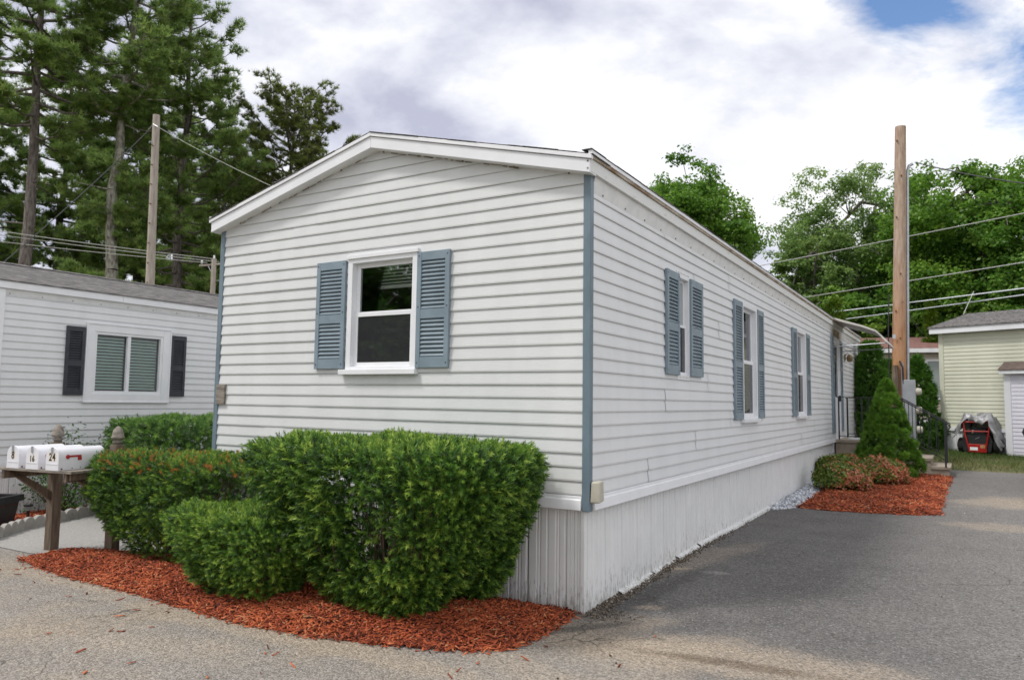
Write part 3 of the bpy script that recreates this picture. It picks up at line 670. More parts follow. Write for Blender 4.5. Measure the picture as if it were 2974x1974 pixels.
# door
dr = part('door', MB(TL).box(12.46, 12.52, -.06, .03, .86, 3.03).box(13.36, 13.42, -.06, .03, .86, 3.03).box(12.52, 13.36, -.06, .03, 2.97, 3.03).box(12.52, 13.36, -.03, .0, .86, 1.72).box(12.52, 12.66, -.03, .0, 1.72, 2.97).box(13.22, 13.36, -.03, .0, 1.72, 2.97).box(12.66, 13.22, -.03, .0, 2.86, 2.97), 'white', home)
part('pane', MB(TL).box(12.66, 13.22, -.02, -.012, 1.72, 2.86), 'screen', dr)
part('handle', MB(TL).box(13.24, 13.29, .0, .05, 1.62, 1.75), 'black', dr)
part('stained_panel', MB(TL).box(12.46, 13.42, .016, .02, 3.035, EAVE - .002), 'rust', home)
# aluminium awning over the door
ay0, ay1 = 12.15, 13.85
aw = part('awning', MB().prism([(.055, 3.40), (.30, 3.31), (.62, 3.21), (.88, 3.10), (.96, 3.03), (1.10, 2.84), (1.085, 2.835), (.945, 3.01), (.87, 3.08), (.62, 3.185), (.30, 3.285), (.055, 3.375)], ay0, ay1, 'y'), 'awning', home)
for k in range(12):
    yy = ay0 + .07 + k * .14
    part('awning_rib', MB().tube([(.06, yy, 3.405), (.62, yy, 3.215), (.88, yy, 3.105), (1.10, yy, 2.845)], .012, 5), 'awning', aw)
for yy in (ay0 + .06, ay1 - .06):
    part('awning_arm', MB().tube([(.03, yy, 2.78), (1.09, yy, 2.84)], .012, 6), 'metal', aw); part('awning_arm', MB().tube([(.03, yy, 2.9), (.5, yy, 2.80)], .008, 6), 'metal', aw)
part('awning_bar', MB().tube([(1.09, ay0, 2.84), (1.09, ay1, 2.84)], .012, 6), 'metal', aw)
# porch lamp
lp = part('porch_lamp', MB(TL).box(14.22, 14.34, .014, .04, 2.60, 2.74), 'brass', home)
part('lamp_shade', MB().lathe([(.02, .0), (.06, .02), (.075, .1), (.05, .16), (.015, .18)], (.13, 14.28, 2.56), 10), 'brass', lp)
part('lamp_arm', MB().tube([(.03, 14.28, 2.70), (.09, 14.28, 2.78), (.13, 14.28, 2.73)], .01, 6), 'brass', lp)
# little outlet box on the corner post, weathered block at the far corner
part('outlet_box', MB().add([(.024, -.022, .80), (.10, -.01, .80), (.105, .062, .815), (.024, .06, .80), (.03, -.015, .955), (.098, -.005, .96), (.10, .06, .965), (.03, .06, .955)], [(0, 3, 2, 1), (4, 5, 6, 7), (0, 1, 5, 4), (1, 2, 6, 5), (2, 3, 7, 6), (3, 0, 4, 7)]), 'lens_white', home, bevel=.012)
part('wood_block', MB().box(-W + .03, -W + .155, -.035, -.012, 1.46, 1.66), 'wood_grey', home, bevel=.004)

# ------------------------------------------------------------------ concrete steps and railings at the door
pz = float(gz(.8, 13.1))
PT = .80
st = thing('concrete_steps', 'beige concrete landing and steps below the blue-shuttered side door', 'steps', (.75, 13.1, pz))
def stp(nm, x0, x1, y0, y1, z0, z1, m='concrete', lip=True):
    o = part(nm, MB().box(x0 - .75, x1 - .75, y0 - 13.1, y1 - 13.1, z0 - pz - .05, z1 - pz - .06), m, st)
    part(nm + '_cap', MB().box(x0 - .75 - .0, x1 - .75 + .03, y0 - 13.1 - .03, y1 - 13.1 + .03, z1 - pz - .06, z1 - pz), m, o if False else st, bevel=.008); return o
stp('landing', .03, 1.25, 12.42, 13.95, pz, PT)
stp('step', 1.25, 1.50, 12.6, 13.9, pz, .64); stp('step', 1.50, 1.80, 12.6, 13.9, pz, .48); stp('step', 1.80, 2.13, 12.6, 13.9, pz, .32)
mtm = tag(part('door_mat', MB().box(.25, .85, 12.6, 13.3, PT, PT + .02), 'white'), 'pale mat lying on the concrete landing by the side door', 'mat')
def railing(y, lab):
    r = thing('handrail', lab, 'railing', (1.0, y, PT))
    T = lambda x, yy, z: (x - 1.0, yy, z - PT)
    top = 1.70
    for x in (.10, .55, 1.0): part('post' if x != .55 else 'baluster', MB(T).box(x - .014, x + .014, -.014, .014, PT, top), 'black_iron', r)
    for x in (.28, .78): part('baluster', MB(T).box(x - .008, x + .008, -.008, .008, PT + .07, top - .02), 'black_iron', r)
    part('top_rail', MB(T).box(.06, 1.25, -.02, .02, top, top + .014), 'black_iron', r); part('bottom_rail', MB(T).box(.1, 1.0, -.008, .008, PT + .07, PT + .085), 'black_iron', r)
    part('sloping_rail', MB(T).tube([(1.24, 0, top + .005), (2.08, 0, 1.21), (2.15, 0, 1.17), (2.155, 0, 1.10), (2.12, 0, 1.06)], .014, 6), 'black_iron', r)
    part('sloping_rail', MB(T).tube([(1.24, 0, .95), (2.07, 0, .46)], .01, 6), 'black_iron', r)
    part('post', MB(T).box(2.055, 2.09, -.018, .018, .315, 1.22), 'black_iron', r); part('post', MB(T).box(1.235, 1.26, -.014, .014, PT - .17, top), 'black_iron', r)
    for k in range(5):
        x = 1.36 + k * .14; z = 1.70 - (x - 1.24) * .583
        part('baluster', MB(T).box(x - .007, x + .007, -.007, .007, .95 - (x - 1.24) * .59, z), 'black_iron', r)
    for zc, s in ((1.45, 1), (1.08, -1)):
        pts = [(.66 + .055 * math.cos(t * .5) * (1 - t * .03), 0, zc + s * .1 * math.sin(t * .5) * (1 - t * .03)) for t in range(0, 24)]
        part('scroll', MB(T).tube(pts, .006, 4), 'black_iron', r)
railing(12.47, 'black iron handrail with scrollwork on the spruce side of the concrete steps'); railing(13.88, 'black iron handrail on the grass side of the concrete steps')

# ------------------------------------------------------------------ foliage templates
def sprig(rng, n=18, L=.07, nl=.030, nw=.0078, spread=1.0):
    vs = []; fs = []
    for k in range(n):
        t = (k + .5) / n; z = L * (t ** .8); a = k * 2.4 + rng.uniform(-.4, .4)
        out = np.array([math.cos(a), math.sin(a), .55 + .6 * t]); out /= np.linalg.norm(out)
        l = nl * (1 - .45 * t) * rng.uniform(.8, 1.2); side = np.cross(out, [0, 0, 1.]); side /= np.linalg.norm(side) + 1e-9
        b = np.array([0, 0, z]); o = len(vs)
        vs += [b - side * nw * .5, b + side * nw * .5, b + out * l * spread]; fs.append((o, o + 1, o + 2))
    return np.array(vs), np.array(fs)
def leafquad(w=.5, fold=.12):
    return np.array([(0, -.5, 0), (w * .5, 0, fold), (0, .5, 0), (-w * .5, 0, fold)]), np.array([(0, 1, 2, 3)])
def lump(p, amp, f, ph):
    return amp * (np.sin(p[:, 0] * f + ph) * np.sin(p[:, 1] * f * 1.13 + ph * 2) + np.sin(p[:, 2] * f * 1.27 + ph * 3) * np.sin(p[:, 0] * f * .71 + p[:, 1] * f * .83)) * .6
def shrub_surface(rng, n, a, b, h, base, e=3.2, top_round=.9, foot=.35, belly=.55):
    """clipped shrub: superellipse plan, narrow foot, flat rounded top. returns pos (z from 0), normal"""
    def S(t): return base + (1 - base) * np.clip((t - 0) / belly, 0, 1) ** .75
    th = rng.uniform(0, 2 * np.pi, n); c, s = np.cos(th), np.sin(th)
    r = (np.abs(c) ** e + np.abs(s) ** e) ** (-1 / e)
    top = rng.random(n) < (a * b * 3.4) / (a * b * 3.4 + 2 * (a + b) * 1.6 * h)
    t = np.where(top, 1., rng.random(n) ** .85)
    rad = np.where(top, np.sqrt(rng.random(n)), 1.)
    edge = np.clip((t - .88) / .12, 0, 1); shrink = 1 - .07 * edge ** 2
    x = a * r * c * rad * S(t) * shrink; y = b * r * s * rad * S(t) * shrink
    z = h * (foot * 0 + t) - np.where(top, .055 * rad ** 4, 0)
    nx = np.sign(c) * np.abs(c) ** (e - 1) / a; ny = np.sign(s) * np.abs(s) ** (e - 1) / b; ln = np.sqrt(nx * nx + ny * ny); nx, ny = nx / ln, ny / ln
    nz = np.where(top, 1.4, -.45 * (t < belly)); nx = np.where(top, nx * .35 * rad ** 3, nx); ny = np.where(top, ny * .35 * rad ** 3, ny)
    nm = np.stack([nx, ny, nz], 1); nm /= np.linalg.norm(nm, axis=1, keepdims=True)
    return np.stack([x, y, z], 1), nm
def clipped_shrub(name, label, loc, a, b, h, base, n, m='yew', seed=1, rz=0, belly=.55, nl=.036, lumpy=.032, group=None, size=1., e=3.2, stems=26, thin=None, tint_pow=1.):
    rng = np.random.default_rng(seed); o = thing(name, label, 'shrub', loc, rz, group)
    P, Nn = shrub_surface(rng, n, a, b, h, base, belly=belly, e=e)
    dep = rng.exponential(.075, n) * (rng.random(n) < .7)
    P = P + Nn * (lump(P, lumpy, 7.5, seed) + lump(P, lumpy * .6, 17, seed + 2))[:, None] - Nn * dep[:, None]
    P[:, 2] = np.maximum(P[:, 2], .02)
    if thin is not None:
        k = thin(P, rng); P, Nn = P[k], Nn[k]
    n = len(P)
    D = Nn * .75 + np.array([0, 0, .45]) + rng.normal(size=(n, 3)) * .36
    patch = .5 + .5 * np.sin(P[:, 0] * 5.1 + seed) * np.sin(P[:, 2] * 6.3 + seed * 2) * np.sin(P[:, 1] * 4.7)
    tint = np.clip(rng.normal(.45, .27, n) + .22 * (patch - .5) + .12 * np.clip(Nn[:, 2], 0, 1), 0, 1) ** tint_pow  # last term lightens upward-facing sprigs, light from above put into the tint
    if m == 'yew_dark': tint = np.where((P[:, 2] > .9 * h) & (rng.random(n) < .13), 1., np.minimum(tint, .86))
    Vs, Fs, Ts, off = [], [], [], 0
    K = 6; grp = rng.integers(0, K, n)
    for g in range(K):
        tv, tf = sprig(random.Random(seed * 10 + g), n=17 + g % 3, nl=nl)
        idx = np.where(grp == g)[0]; fr = rand_rot(rng, D[idx], len(idx))
        V, F = scatter(tv, tf, P[idx], fr, rng.uniform(.75, 1.3, len(idx)) * size)
        tt = np.repeat(tint[idx], len(tv)); tt = np.where(tt > .99, 1., np.clip(tt + np.tile(np.repeat(np.linspace(-.14, .16, len(tv) // 3), 3), len(idx)), 0, .94 if m == 'yew_dark' else 1))
        Vs.append(V); Fs.append(F + off); Ts.append(tt); off += len(V)
    np_mesh('foliage', np.concatenate(Vs), np.concatenate(Fs), m, o, np.concatenate(Ts))
    mb = MB(); r2 = random.Random(seed + 5)
    for k in range(stems):
        t = r2.uniform(0, 6.283); q = Vector((a * .85 * math.cos(t) * r2.uniform(.2, .95), b * .85 * math.sin(t) * r2.uniform(.2, .95), h * r2.uniform(.45, .93)))
        s = Vector((q.x * .30, q.y * .30, -.04)); mid = s.lerp(q, .5) + Vector((r2.uniform(-.06, .06), r2.uniform(-.06, .06), -.03))
        mb.tube([s, s.lerp(mid, .5) + Vector((0, 0, -.02)), mid, q], [.014, .011, .008, .003], 5, False)
    link('stems', mb.mesh('stems', False), 'twig', o)
    return o
def gzf(x, y): return float(gz(x, y))
def holes_big(P, rng):
    k = np.ones(len(P), bool)
    for x, z, r in ((.28, .62, .17), (-.45, .70, .12), (.62, .42, .13), (-.2, .38, .12), (.1, .88, .1)):
        k &= ~((np.hypot(P[:, 0] - x, (P[:, 2] - z) * .8) < r) & (P[:, 1] < -.1) & (rng.random(len(P)) < .72))
    return k
clipped_shrub('yew_shrub', 'big clipped yew shrub with flat top in front of the gable wall', (-1.22, -.80, gzf(-1.2, -.8) + .05), 1.10, .60, 1.16, .24, 15500, seed=3, belly=.85, stems=70, thin=holes_big)
clipped_shrub('yew_shrub', 'yew shrub tucked behind the big clipped one, against the gable skirting', (-.86, -.36, .05), .58, .32, 1.10, .28, 6500, seed=4, belly=.85)
clipped_shrub('yew_shrub', 'low clipped yew shrub between the long hedge and the big shrub', (-2.45, -.95, gzf(-2.5, -.9) + .04), .68, .42, .64, .45, 7500, seed=5, belly=.7, nl=.036, size=.85, lumpy=.035, tint_pow=.75)
def holes(P, rng):
    d = np.hypot((P[:, 0] - .95) / .5, (P[:, 2] - .55) / .35); return ~((d < 1) & (rng.random(len(P)) < .8)) & ~((P[:, 2] < .22) & (rng.random(len(P)) < .5))
clipped_shrub('yew_hedge', 'long clipped yew hedge with rusty tips behind the mailbox posts', (-3.95, -.42, gzf(-4, -.4) + .05), 1.24, .50, .95, .40, 12500, m='yew_dark', seed=6, belly=.62, thin=holes, stems=50, nl=.038, size=.95)
clipped_shrub('box_hedge', 'bright green clipped hedge between the two white homes', (-7.05, 2.1, gzf(-7, 2)), .95, 1.2, 1.26, .75, 6500, m='box', seed=7, nl=.05, size=1.4, belly=.4, stems=10)
def loose_shrub(name, label, loc, r, h, n, m, seed, leaf=.035, cat='shrub', group=None, squash=1., tint0=.45, tstd=.22, dens=1., dome=False, flowers=None):
    rng = np.random.default_rng(seed); o = thing(name, label, cat, loc, 0, group)
    nb = 26; cs = []
    mb = MB(); r2 = random.Random(seed)
    for k in range(nb):
        t = r2.uniform(0, 6.28); u = r2.random() ** .6; z = h * r2.uniform(.25, 1.) * (1 - .35 * u * u)
        q = Vector((r * u * math.cos(t), r * squash * u * math.sin(t), z)); cs.append(q)
        mb.tube([(0, 0, -.03), (q.x * .4, q.y * .4, z * .5), q], [.010, .007, .003], 4, False)
    link('stems', mb.mesh('stems', False), 'twig', o)
    cs = np.array([tuple(c) for c in cs])
    if dome:
        d = rng.normal(size=(n, 3)); d[:, 2] = np.abs(d[:, 2]) * 1.1 - .25; d /= np.linalg.norm(d, axis=1, keepdims=True)
        P = d * np.array([r, r * squash, h * .62]) * (rng.uniform(.62, 1.0, n) ** .5)[:, None] + [0, 0, h * .36]
        P += d * lump(P, .05, 9, seed)[:, None] + rng.normal(size=(n, 3)) * .018
    else: P = cs[rng.integers(0, nb, n)] + rng.normal(size=(n, 3)) * np.array([.26 * r, .26 * r * squash, .13 * h]) * dens
    P[:, 2] = np.maximum(P[:, 2], .03)
    tv, tf = leafquad(.55); D = P - np.array([0, 0, h * .3]); D = D / (np.linalg.norm(D, axis=1, keepdims=True) + 1e-6) + rng.normal(size=(n, 3)) * .6 + [0, 0, .5]
    V, F = scatter(tv, tf, P, rand_rot(rng, D, n), rng.uniform(.7, 1.3, n) * leaf)
    ti = np.clip(rng.normal(tint0, tstd, n), 0, 1)
    if flowers is not None:      # blossoms sit in patches
        pf = np.clip(flowers + .45 * P[:, 0] / r - .25 * P[:, 1] / r + lump(P, .5, 11, seed), .02, .85); ti = np.where(rng.random(n) < pf, rng.uniform(.62, 1, n), rng.beta(2, 1.6, n) * .58)
    np_mesh('foliage', V, F, m, o, np.repeat(ti, 4)); return o
loose_shrub('straggly_shrub', 'straggly dark shrub beside the black planter at the neighbour\'s skirting', (-8.15, .62, gzf(-8, .6)), .42, 1.12, 1500, 'box', 11, .05, tint0=.3)
loose_shrub('straggly_shrub', 'thin upright shrub between the neighbour\'s wall and the clipped hedge', (-8.2, 1.35, gzf(-8, 1.3)), .35, 1.18, 1100, 'box', 12, .05, tint0=.3)
loose_shrub('azalea_bush', 'low azalea bush with faded red blossoms at the white gravel', (.62, 8.75, gzf(.6, 8.8) + .02), .46, .46, 8000, 'azalea', 13, .048, dome=True, flowers=.14)
loose_shrub('azalea_bush', 'low azalea bush with faded red blossoms beside the dwarf spruce', (1.05, 10.0, gzf(1., 10) + .02), .50, .50, 8000, 'azalea', 14, .048, dome=True, flowers=.24)
loose_shrub('azalea_bush', 'yellow-green azalea bush at the skirting below the landing', (.42, 10.15, gzf(.4, 10) + .02), .44, .52, 6500, 'azalea', 15, .048, dome=True, flowers=.03)
# scrap of weed in the cracks
def cone_conifer(name, label, loc, r, h, n, m, seed, clump=.10, leaf=.05, prof=None, group=None, cat='conifer', low=.0):
    rng = np.random.default_rng(seed); o = thing(name, label, cat, loc, 0, group)
    pf = prof or (lambda t: np.minimum(.84 + 1.2 * t, 1.13 * np.clip(1 - t, 0, 1) ** .85))
    nc = int(6 + r * h * 3.2 / clump ** 2 * 1.25); t = 1 - np.sqrt(1 - rng.random(nc) * .995) ; t = rng.random(nc) ** 1.15
    th = rng.uniform(0, 6.283, nc); rr = r * pf(t) * rng.uniform(.9, 1.04, nc)
    C = np.stack([rr * np.cos(th), rr * np.sin(th), low + t * (h - low)], 1)
    No = np.stack([np.cos(th), np.sin(th), np.full(nc, .35)], 1); No /= np.linalg.norm(No, axis=1, keepdims=True)
    k = max(8, n // nc); idx = np.repeat(np.arange(nc), k); m_ = len(idx)
    d = rng.normal(size=(m_, 3)); d /= np.linalg.norm(d, axis=1, keepdims=True); d = d + No[idx] * .7; d /= np.linalg.norm(d, axis=1, keepdims=True)
    P = C[idx] + d * (clump * .55 * rng.uniform(.5, 1.05, m_))[:, None]
    tv = np.array([(-.16, 0, 0), (.16, 0, 0), (0, 0, 1.), (0, -.16, 0), (0, .16, 0), (0, 0, 1.)]); tf = np.array([(0, 1, 2), (3, 4, 5)])
    D = d + [0, 0, .25] + rng.normal(size=(m_, 3)) * .35
    V, F = scatter(tv, tf, P, rand_rot(rng, D, m_), rng.uniform(.7, 1.3, m_) * leaf)
    ti = np.clip(rng.normal(.45, .16, m_) + rng.normal(0, .12, nc)[idx], 0, 1)
    np_mesh('foliage', V, F, m, o, np.repeat(ti, 6))
    zs = np.linspace(0, 1, 12); link('trunk', MB().tube([(0, 0, -.05), (0, 0, h * .9)], [.05, .01], 7).mesh('trunk'), 'bark', o)
    # inner foliage so the crown is not see-through
    ni = nc; ii = rng.integers(0, nc, ni * 6); ii = ii[C[ii][:, 2] < low + .8 * (h - low)]; Pi = C[ii] * np.array([.62, .62, .97]) + rng.normal(size=(len(ii), 3)) * clump * .5
    tv2, tf2 = leafquad(.9); V, F = scatter(tv2, tf2, Pi, rand_rot(rng, rng.normal(size=(len(ii), 3)), len(ii)), np.full(len(ii), clump * .6))
    np_mesh('inner_foliage', V, F, m, o, np.full(len(V), .3)); return o
cone_conifer('dwarf_spruce', 'dense cone-shaped dwarf spruce beside the concrete steps', (1.10, 11.6, gzf(1.1, 11.6)), .58, 1.90, 34000, 'spruce', 21, .12, .055)
arb = lambda t: np.clip(1.02 - t, 0, 1) ** .6 * np.clip(.75 + 1.5 * t, 0, 1)
for i, (x, yv, d, r, lab) in enumerate(((2008, 795, 19.5, .62, 'tall columnar arborvitae directly behind the iron railing'), (2050, 838, 21, .55, 'shorter arborvitae half hidden behind the orange utility pole'), (2113, 828, 21, .62, 'tall arborvitae standing beside the grey meter box'), (1992, 850, 20.5, .5, 'narrow arborvitae at the back corner of the white home'))):
    p = at_d(x, yv, d); g = gzf(p.x, p.y); cone_conifer('arborvitae', lab, (p.x, p.y, g), r, p.z - g, 9000, 'arbor', 30 + i, .2, .13, arb)
for i, (x, yv, d, r, lab) in enumerate(((1922, 690, 23, .55, 'yellow-green conifer tip rising behind the roof beside the awning'), (2144, 905 - 20, 25, .3, 'small yellow-green conifer tip behind the pale green home'))):
    p = at_d(x, yv if i == 0 else 700, d if i == 0 else 27); g = gzf(p.x, p.y); cone_conifer('yellow_conifer', lab, (p.x, p.y, g), r, p.z - g, 6000, 'arbor_y', 40 + i, .2, .13, arb)

# ------------------------------------------------------------------ mulch, gravel, grass
from mathutils.geometry import tessellate_polygon
def in_poly(P, poly):
    x, y = P[:, 0], P[:, 1]; c = np.zeros(len(P), bool); n = len(poly)
    for i in range(n):
        (x0, y0), (x1, y1) = poly[i], poly[(i + 1) % n]
        cond = ((y0 > y) != (y1 > y)) & (x < (x1 - x0) * (y - y0) / (y1 - y0 + 1e-12) + x0); c ^= cond
    return c
def edge_dist(P, poly):
    d = np.full(len(P), 9.)
    for i in range(len(poly)):
        a, b = np.array(poly[i]), np.array(poly[(i + 1) % len(poly)]); ab = b - a
        t = np.clip(((P[:, :2] - a) @ ab) / (ab @ ab + 1e-12), 0, 1); d = np.minimum(d, np.linalg.norm(P[:, :2] - a - t[:, None] * ab, axis=1))
    return d
def mulch_bed(name, label, poly, hmax, n, seed, clen=(.012, .078), strew=0, strew_box=None, reach=.45):
    rng = np.random.default_rng(seed); lo = np.min(poly, 0); hi = np.max(poly, 0)
    def H(P): return hmax * ss(0, reach, edge_dist(P, poly)) + .012 * np.sin(P[:, 0] * 7) * np.sin(P[:, 1] * 9) * ss(0, .3, edge_dist(P, poly))
    # base mound
    st_ = .06 if n > 16000 else .12
    gx, gy = np.arange(lo[0] - st_, hi[0] + st_ * 2, st_), np.arange(lo[1] - st_, hi[1] + st_ * 2, st_)
    X, Y = np.meshgrid(gx, gy); Pg = np.stack([X.ravel(), Y.ravel()], 1); ins = in_poly(Pg, poly); Z = gz(Pg[:, 0], Pg[:, 1]) + np.where(ins, H(Pg) + .004, -.02)
    nx = len(gx); F = []
    for j in range(len(gy) - 1):
        for i in range(nx - 1):
            q = (j * nx + i, j * nx + i + 1, (j + 1) * nx + i + 1, (j + 1) * nx + i)
            if ins[list(q)].any(): F.append(q)
    base = np_mesh(name, np.column_stack([Pg, Z]), F, 'mulch_base', smooth=True); tag(base, label, 'mulch', kind='stuff')
    P = rng.uniform(lo - .03, hi + .03, (int(n * 2.2), 2)); ed = edge_dist(P, poly); k = in_poly(P, poly) | ((ed < .04) & (rng.random(len(P)) < .25)); P = P[k][:n]
    z = gz(P[:, 0], P[:, 1]) + np.where(in_poly(P, poly), H(P), 0) + rng.uniform(.003, .022, len(P))
    P = np.column_stack([P, z])
    if strew:
        Q = rng.uniform(strew_box[0], strew_box[1], (strew * 6, 2)); ed = edge_dist(Q, poly); k = ~in_poly(Q, poly) & (rng.random(len(Q)) < np.exp(-ed / .45)) & (Q[:, 1] < -.02); Q = Q[k][:strew]
        P = np.concatenate([P, np.column_stack([Q, gz(Q[:, 0], Q[:, 1]) + .008])])
    m_ = len(P); tv = np.array([(x, y, zz_) for zz_ in (-.5, .5) for x, y in ((-.5, -.35), (.5, -.5), (.42, .5), (-.46, .4))])
    tf = np.array([(4, 5, 6, 7), (0, 1, 5, 4), (1, 2, 6, 5), (2, 3, 7, 6), (3, 0, 4, 7)])
    D = np.array([0, 0, 1.]) + rng.normal(size=(m_, 3)) * .34; fr = rand_rot(rng, D, m_)
    ln = rng.uniform(*clen, m_) * rng.uniform(.6, 1.1, m_); wd = np.minimum(rng.uniform(.004, .017, m_) * (clen[1] / .085), ln * .5); tk = rng.uniform(.002, .006, m_)
    fr = fr * np.stack([ln, wd, tk], 1)[:, None, :]
    V, F = scatter(tv, tf, P, fr, np.ones(m_))
    pn = np.sin(P[:, 0] * 3.1 + seed) * np.sin(P[:, 1] * 4.3 + 1) + .6 * np.sin(P[:, 0] * 9.7 + P[:, 1] * 7.9)
    ti = np.clip(rng.normal(.50, .25, m_) + .12 * pn, 0, 1)
    ch = np_mesh('mulch_chips', V, F, 'mulch', None, np.repeat(ti, 8)); ch.parent = base; tag(ch, kind='stuff'); return base
front = [g2(*q) for q in ((45, 1290), (110, 1318), (200, 1343), (300, 1367), (420, 1402), (560, 1442), (700, 1467), (850, 1484), (980, 1498), (1090, 1504), (1180, 1497), (1240, 1472), (1300, 1440), (1328, 1415))]
bed1 = front + [(-.08, .02), (-4.25, .02), (-4.6, -.1), (-5.2, -.33), (-5.75, -.52)]
mulch_bed('mulch_bed', 'red wood mulch spread under the clipped shrubs and mailbox posts', bed1, .085, 36000, 51, strew=90, strew_box=(np.array([-6, -3.4]), np.array([1.2, .3])))
bed2 = [g2(1835, 1170), g2(1900, 1177), g2(2000, 1183), g2(2100, 1188), g2(2168, 1189), g2(2183, 1130), (2.16, 12.3), (2.16, 12.58), (1.2, 12.4), (.12, 12.4), (.10, 10.2), (.26, 9.2), (.30, 7.6)]
mulch_bed('mulch_bed', 'red wood mulch around the azaleas and dwarf spruce', bed2, .045, 15000, 52, clen=(.04, .11), reach=.25)
bed3 = [(-8.6, -1.6), (-7.25, -.75), (-7.5, -.1), (-7.75, .45), (-8.0, .95), (-8.2, 1.6), (-8.6, 1.8)]
mulch_bed('mulch_bed', 'red wood mulch behind the scalloped edging at the neighbour\'s skirting', bed3, .04, 3500, 53, clen=(.04, .10), reach=.2)
def pebbles(name, label, poly, n, seed, size=.022, cat='gravel'):
    rng = np.random.default_rng(seed); lo = np.min(poly, 0); hi = np.max(poly, 0)
    P = rng.uniform(lo, hi, (n * 4, 2)); P = P[in_poly(P, poly)][:n]; z = gz(P[:, 0], P[:, 1]) + rng.uniform(.005, .05, len(P)) * ss(0, .12, edge_dist(P, poly)) + .004
    P = np.column_stack([P, z]); m_ = len(P)
    tv = np.array([(1, 0, 0), (-1, 0, 0), (0, 1, 0), (0, -1, 0), (0, 0, .7), (0, 0, -.7)], float); tf = np.array([(0, 2, 4), (2, 1, 4), (1, 3, 4), (3, 0, 4), (2, 0, 5), (1, 2, 5), (3, 1, 5), (0, 3, 5)])
    V, F = scatter(tv, tf, P, rand_rot(rng, rng.normal(size=(m_, 3)), m_), rng.uniform(.5, 1.2, m_) * size)
    return tag(np_mesh(name, V, F, 'pebble', None, np.repeat(rng.random(m_), 6)), label, cat, kind='stuff')
pebbles('white_gravel', 'white gravel strip between the long skirting and the right mulch bed', [(-.06, 6.05), (.06, 6.0), g2(1836, 1171), (.32, 7.6), (.28, 9.2), (.12, 10.4), (-.06, 10.4)], 3800, 61, .026)
# crumbled soil and grit along the foot of the skirting
def grit(name, label, seed):
    rng = np.random.default_rng(seed); n = 2600; y = np.abs(rng.normal(0, 2.0, n)); y = y % 6; x = -.02 + np.abs(rng.normal(0, .05, n)) * (1 + (y < .3) * 2.); y = y - .06
    x[:170] = rng.uniform(.05, 4.5, 170); y[:170] = rng.uniform(-3.2, 8, 170)
    P = np.column_stack([x, y, gz(x, y) + .002 + rng.uniform(0, .018, n) * np.exp(-np.maximum(x, 0) * 14)])
    tv = np.array([(1, 0, 0), (-1, 0, 0), (0, 1, 0), (0, -1, 0), (0, 0, .7), (0, 0, -.7)], float); tf = np.array([(0, 2, 4), (2, 1, 4), (1, 3, 4), (3, 0, 4), (2, 0, 5), (1, 2, 5), (3, 1, 5), (0, 3, 5)])
    V, F = scatter(tv, tf, P, rand_rot(rng, rng.normal(size=(n, 3)), n), rng.uniform(.003, .012, n)); ti = rng.random(n)
    MT['grit'] = mat('grit', (0, 0, 0), .9, attr='tint', attr_cols=[(0, (.05, .04, .03)), (.6, (.16, .125, .09)), (.95, (.28, .24, .2)), (1, (.6, .58, .55))])
    return tag(np_mesh(name, V, F, 'grit', None, np.repeat(ti, 6)), label, 'grit', kind='stuff')
grit('loose_grit', 'loose grit and soil along the foot of the long skirting', 62)
def grass(name, label, box, n, seed, h=.09, dens=None):
    rng = np.random.default_rng(seed); P = rng.uniform(box[0], box[1], (n, 2))
    if dens is not None: P = P[dens(P, rng)]
    n = len(P); z = gz(P[:, 0], P[:, 1]) - .02
    tv = np.array([(-.05, 0, 0), (.05, 0, 0), (.0, .25, 1.)]); tf = np.array([(0, 1, 2)])
    D = np.array([0, 0, 1.]) + rng.normal(size=(n, 3)) * .35
    V, F = scatter(tv, tf, np.column_stack([P, z]), rand_rot(rng, D, n), rng.uniform(.5, 1.5, n) * h)
    dry = .5 + .5 * np.sin(P[:, 0] * 1.3 + 1) * np.sin(P[:, 1] * 1.1)
    ti = np.clip(rng.normal(.30, .18, n) + .5 * (dry > .55) * rng.random(n) * np.exp(-((P[:, 1] - 15.6) / 1.6) ** 2), 0, 1)
    return tag(np_mesh(name, V, F, 'grass', None, np.repeat(ti, 3)), label, 'grass', kind='stuff')
def gd(P, rng):
    bare = np.sin(P[:, 0] * 1.9 + 2) * np.sin(P[:, 1] * 2.3) > .25; return ~(bare & (rng.random(len(P)) < .75) & (P[:, 1] < 16.8)) & (rng.random(len(P)) < .45 + .55 * ss(14.5, 17.5, P[:, 1]))
grass('grass', 'patchy lawn between the driveway and the pale green home', (np.array([1.2, 14.5]), np.array([9, 20.2])), 60000, 63, .075, gd)

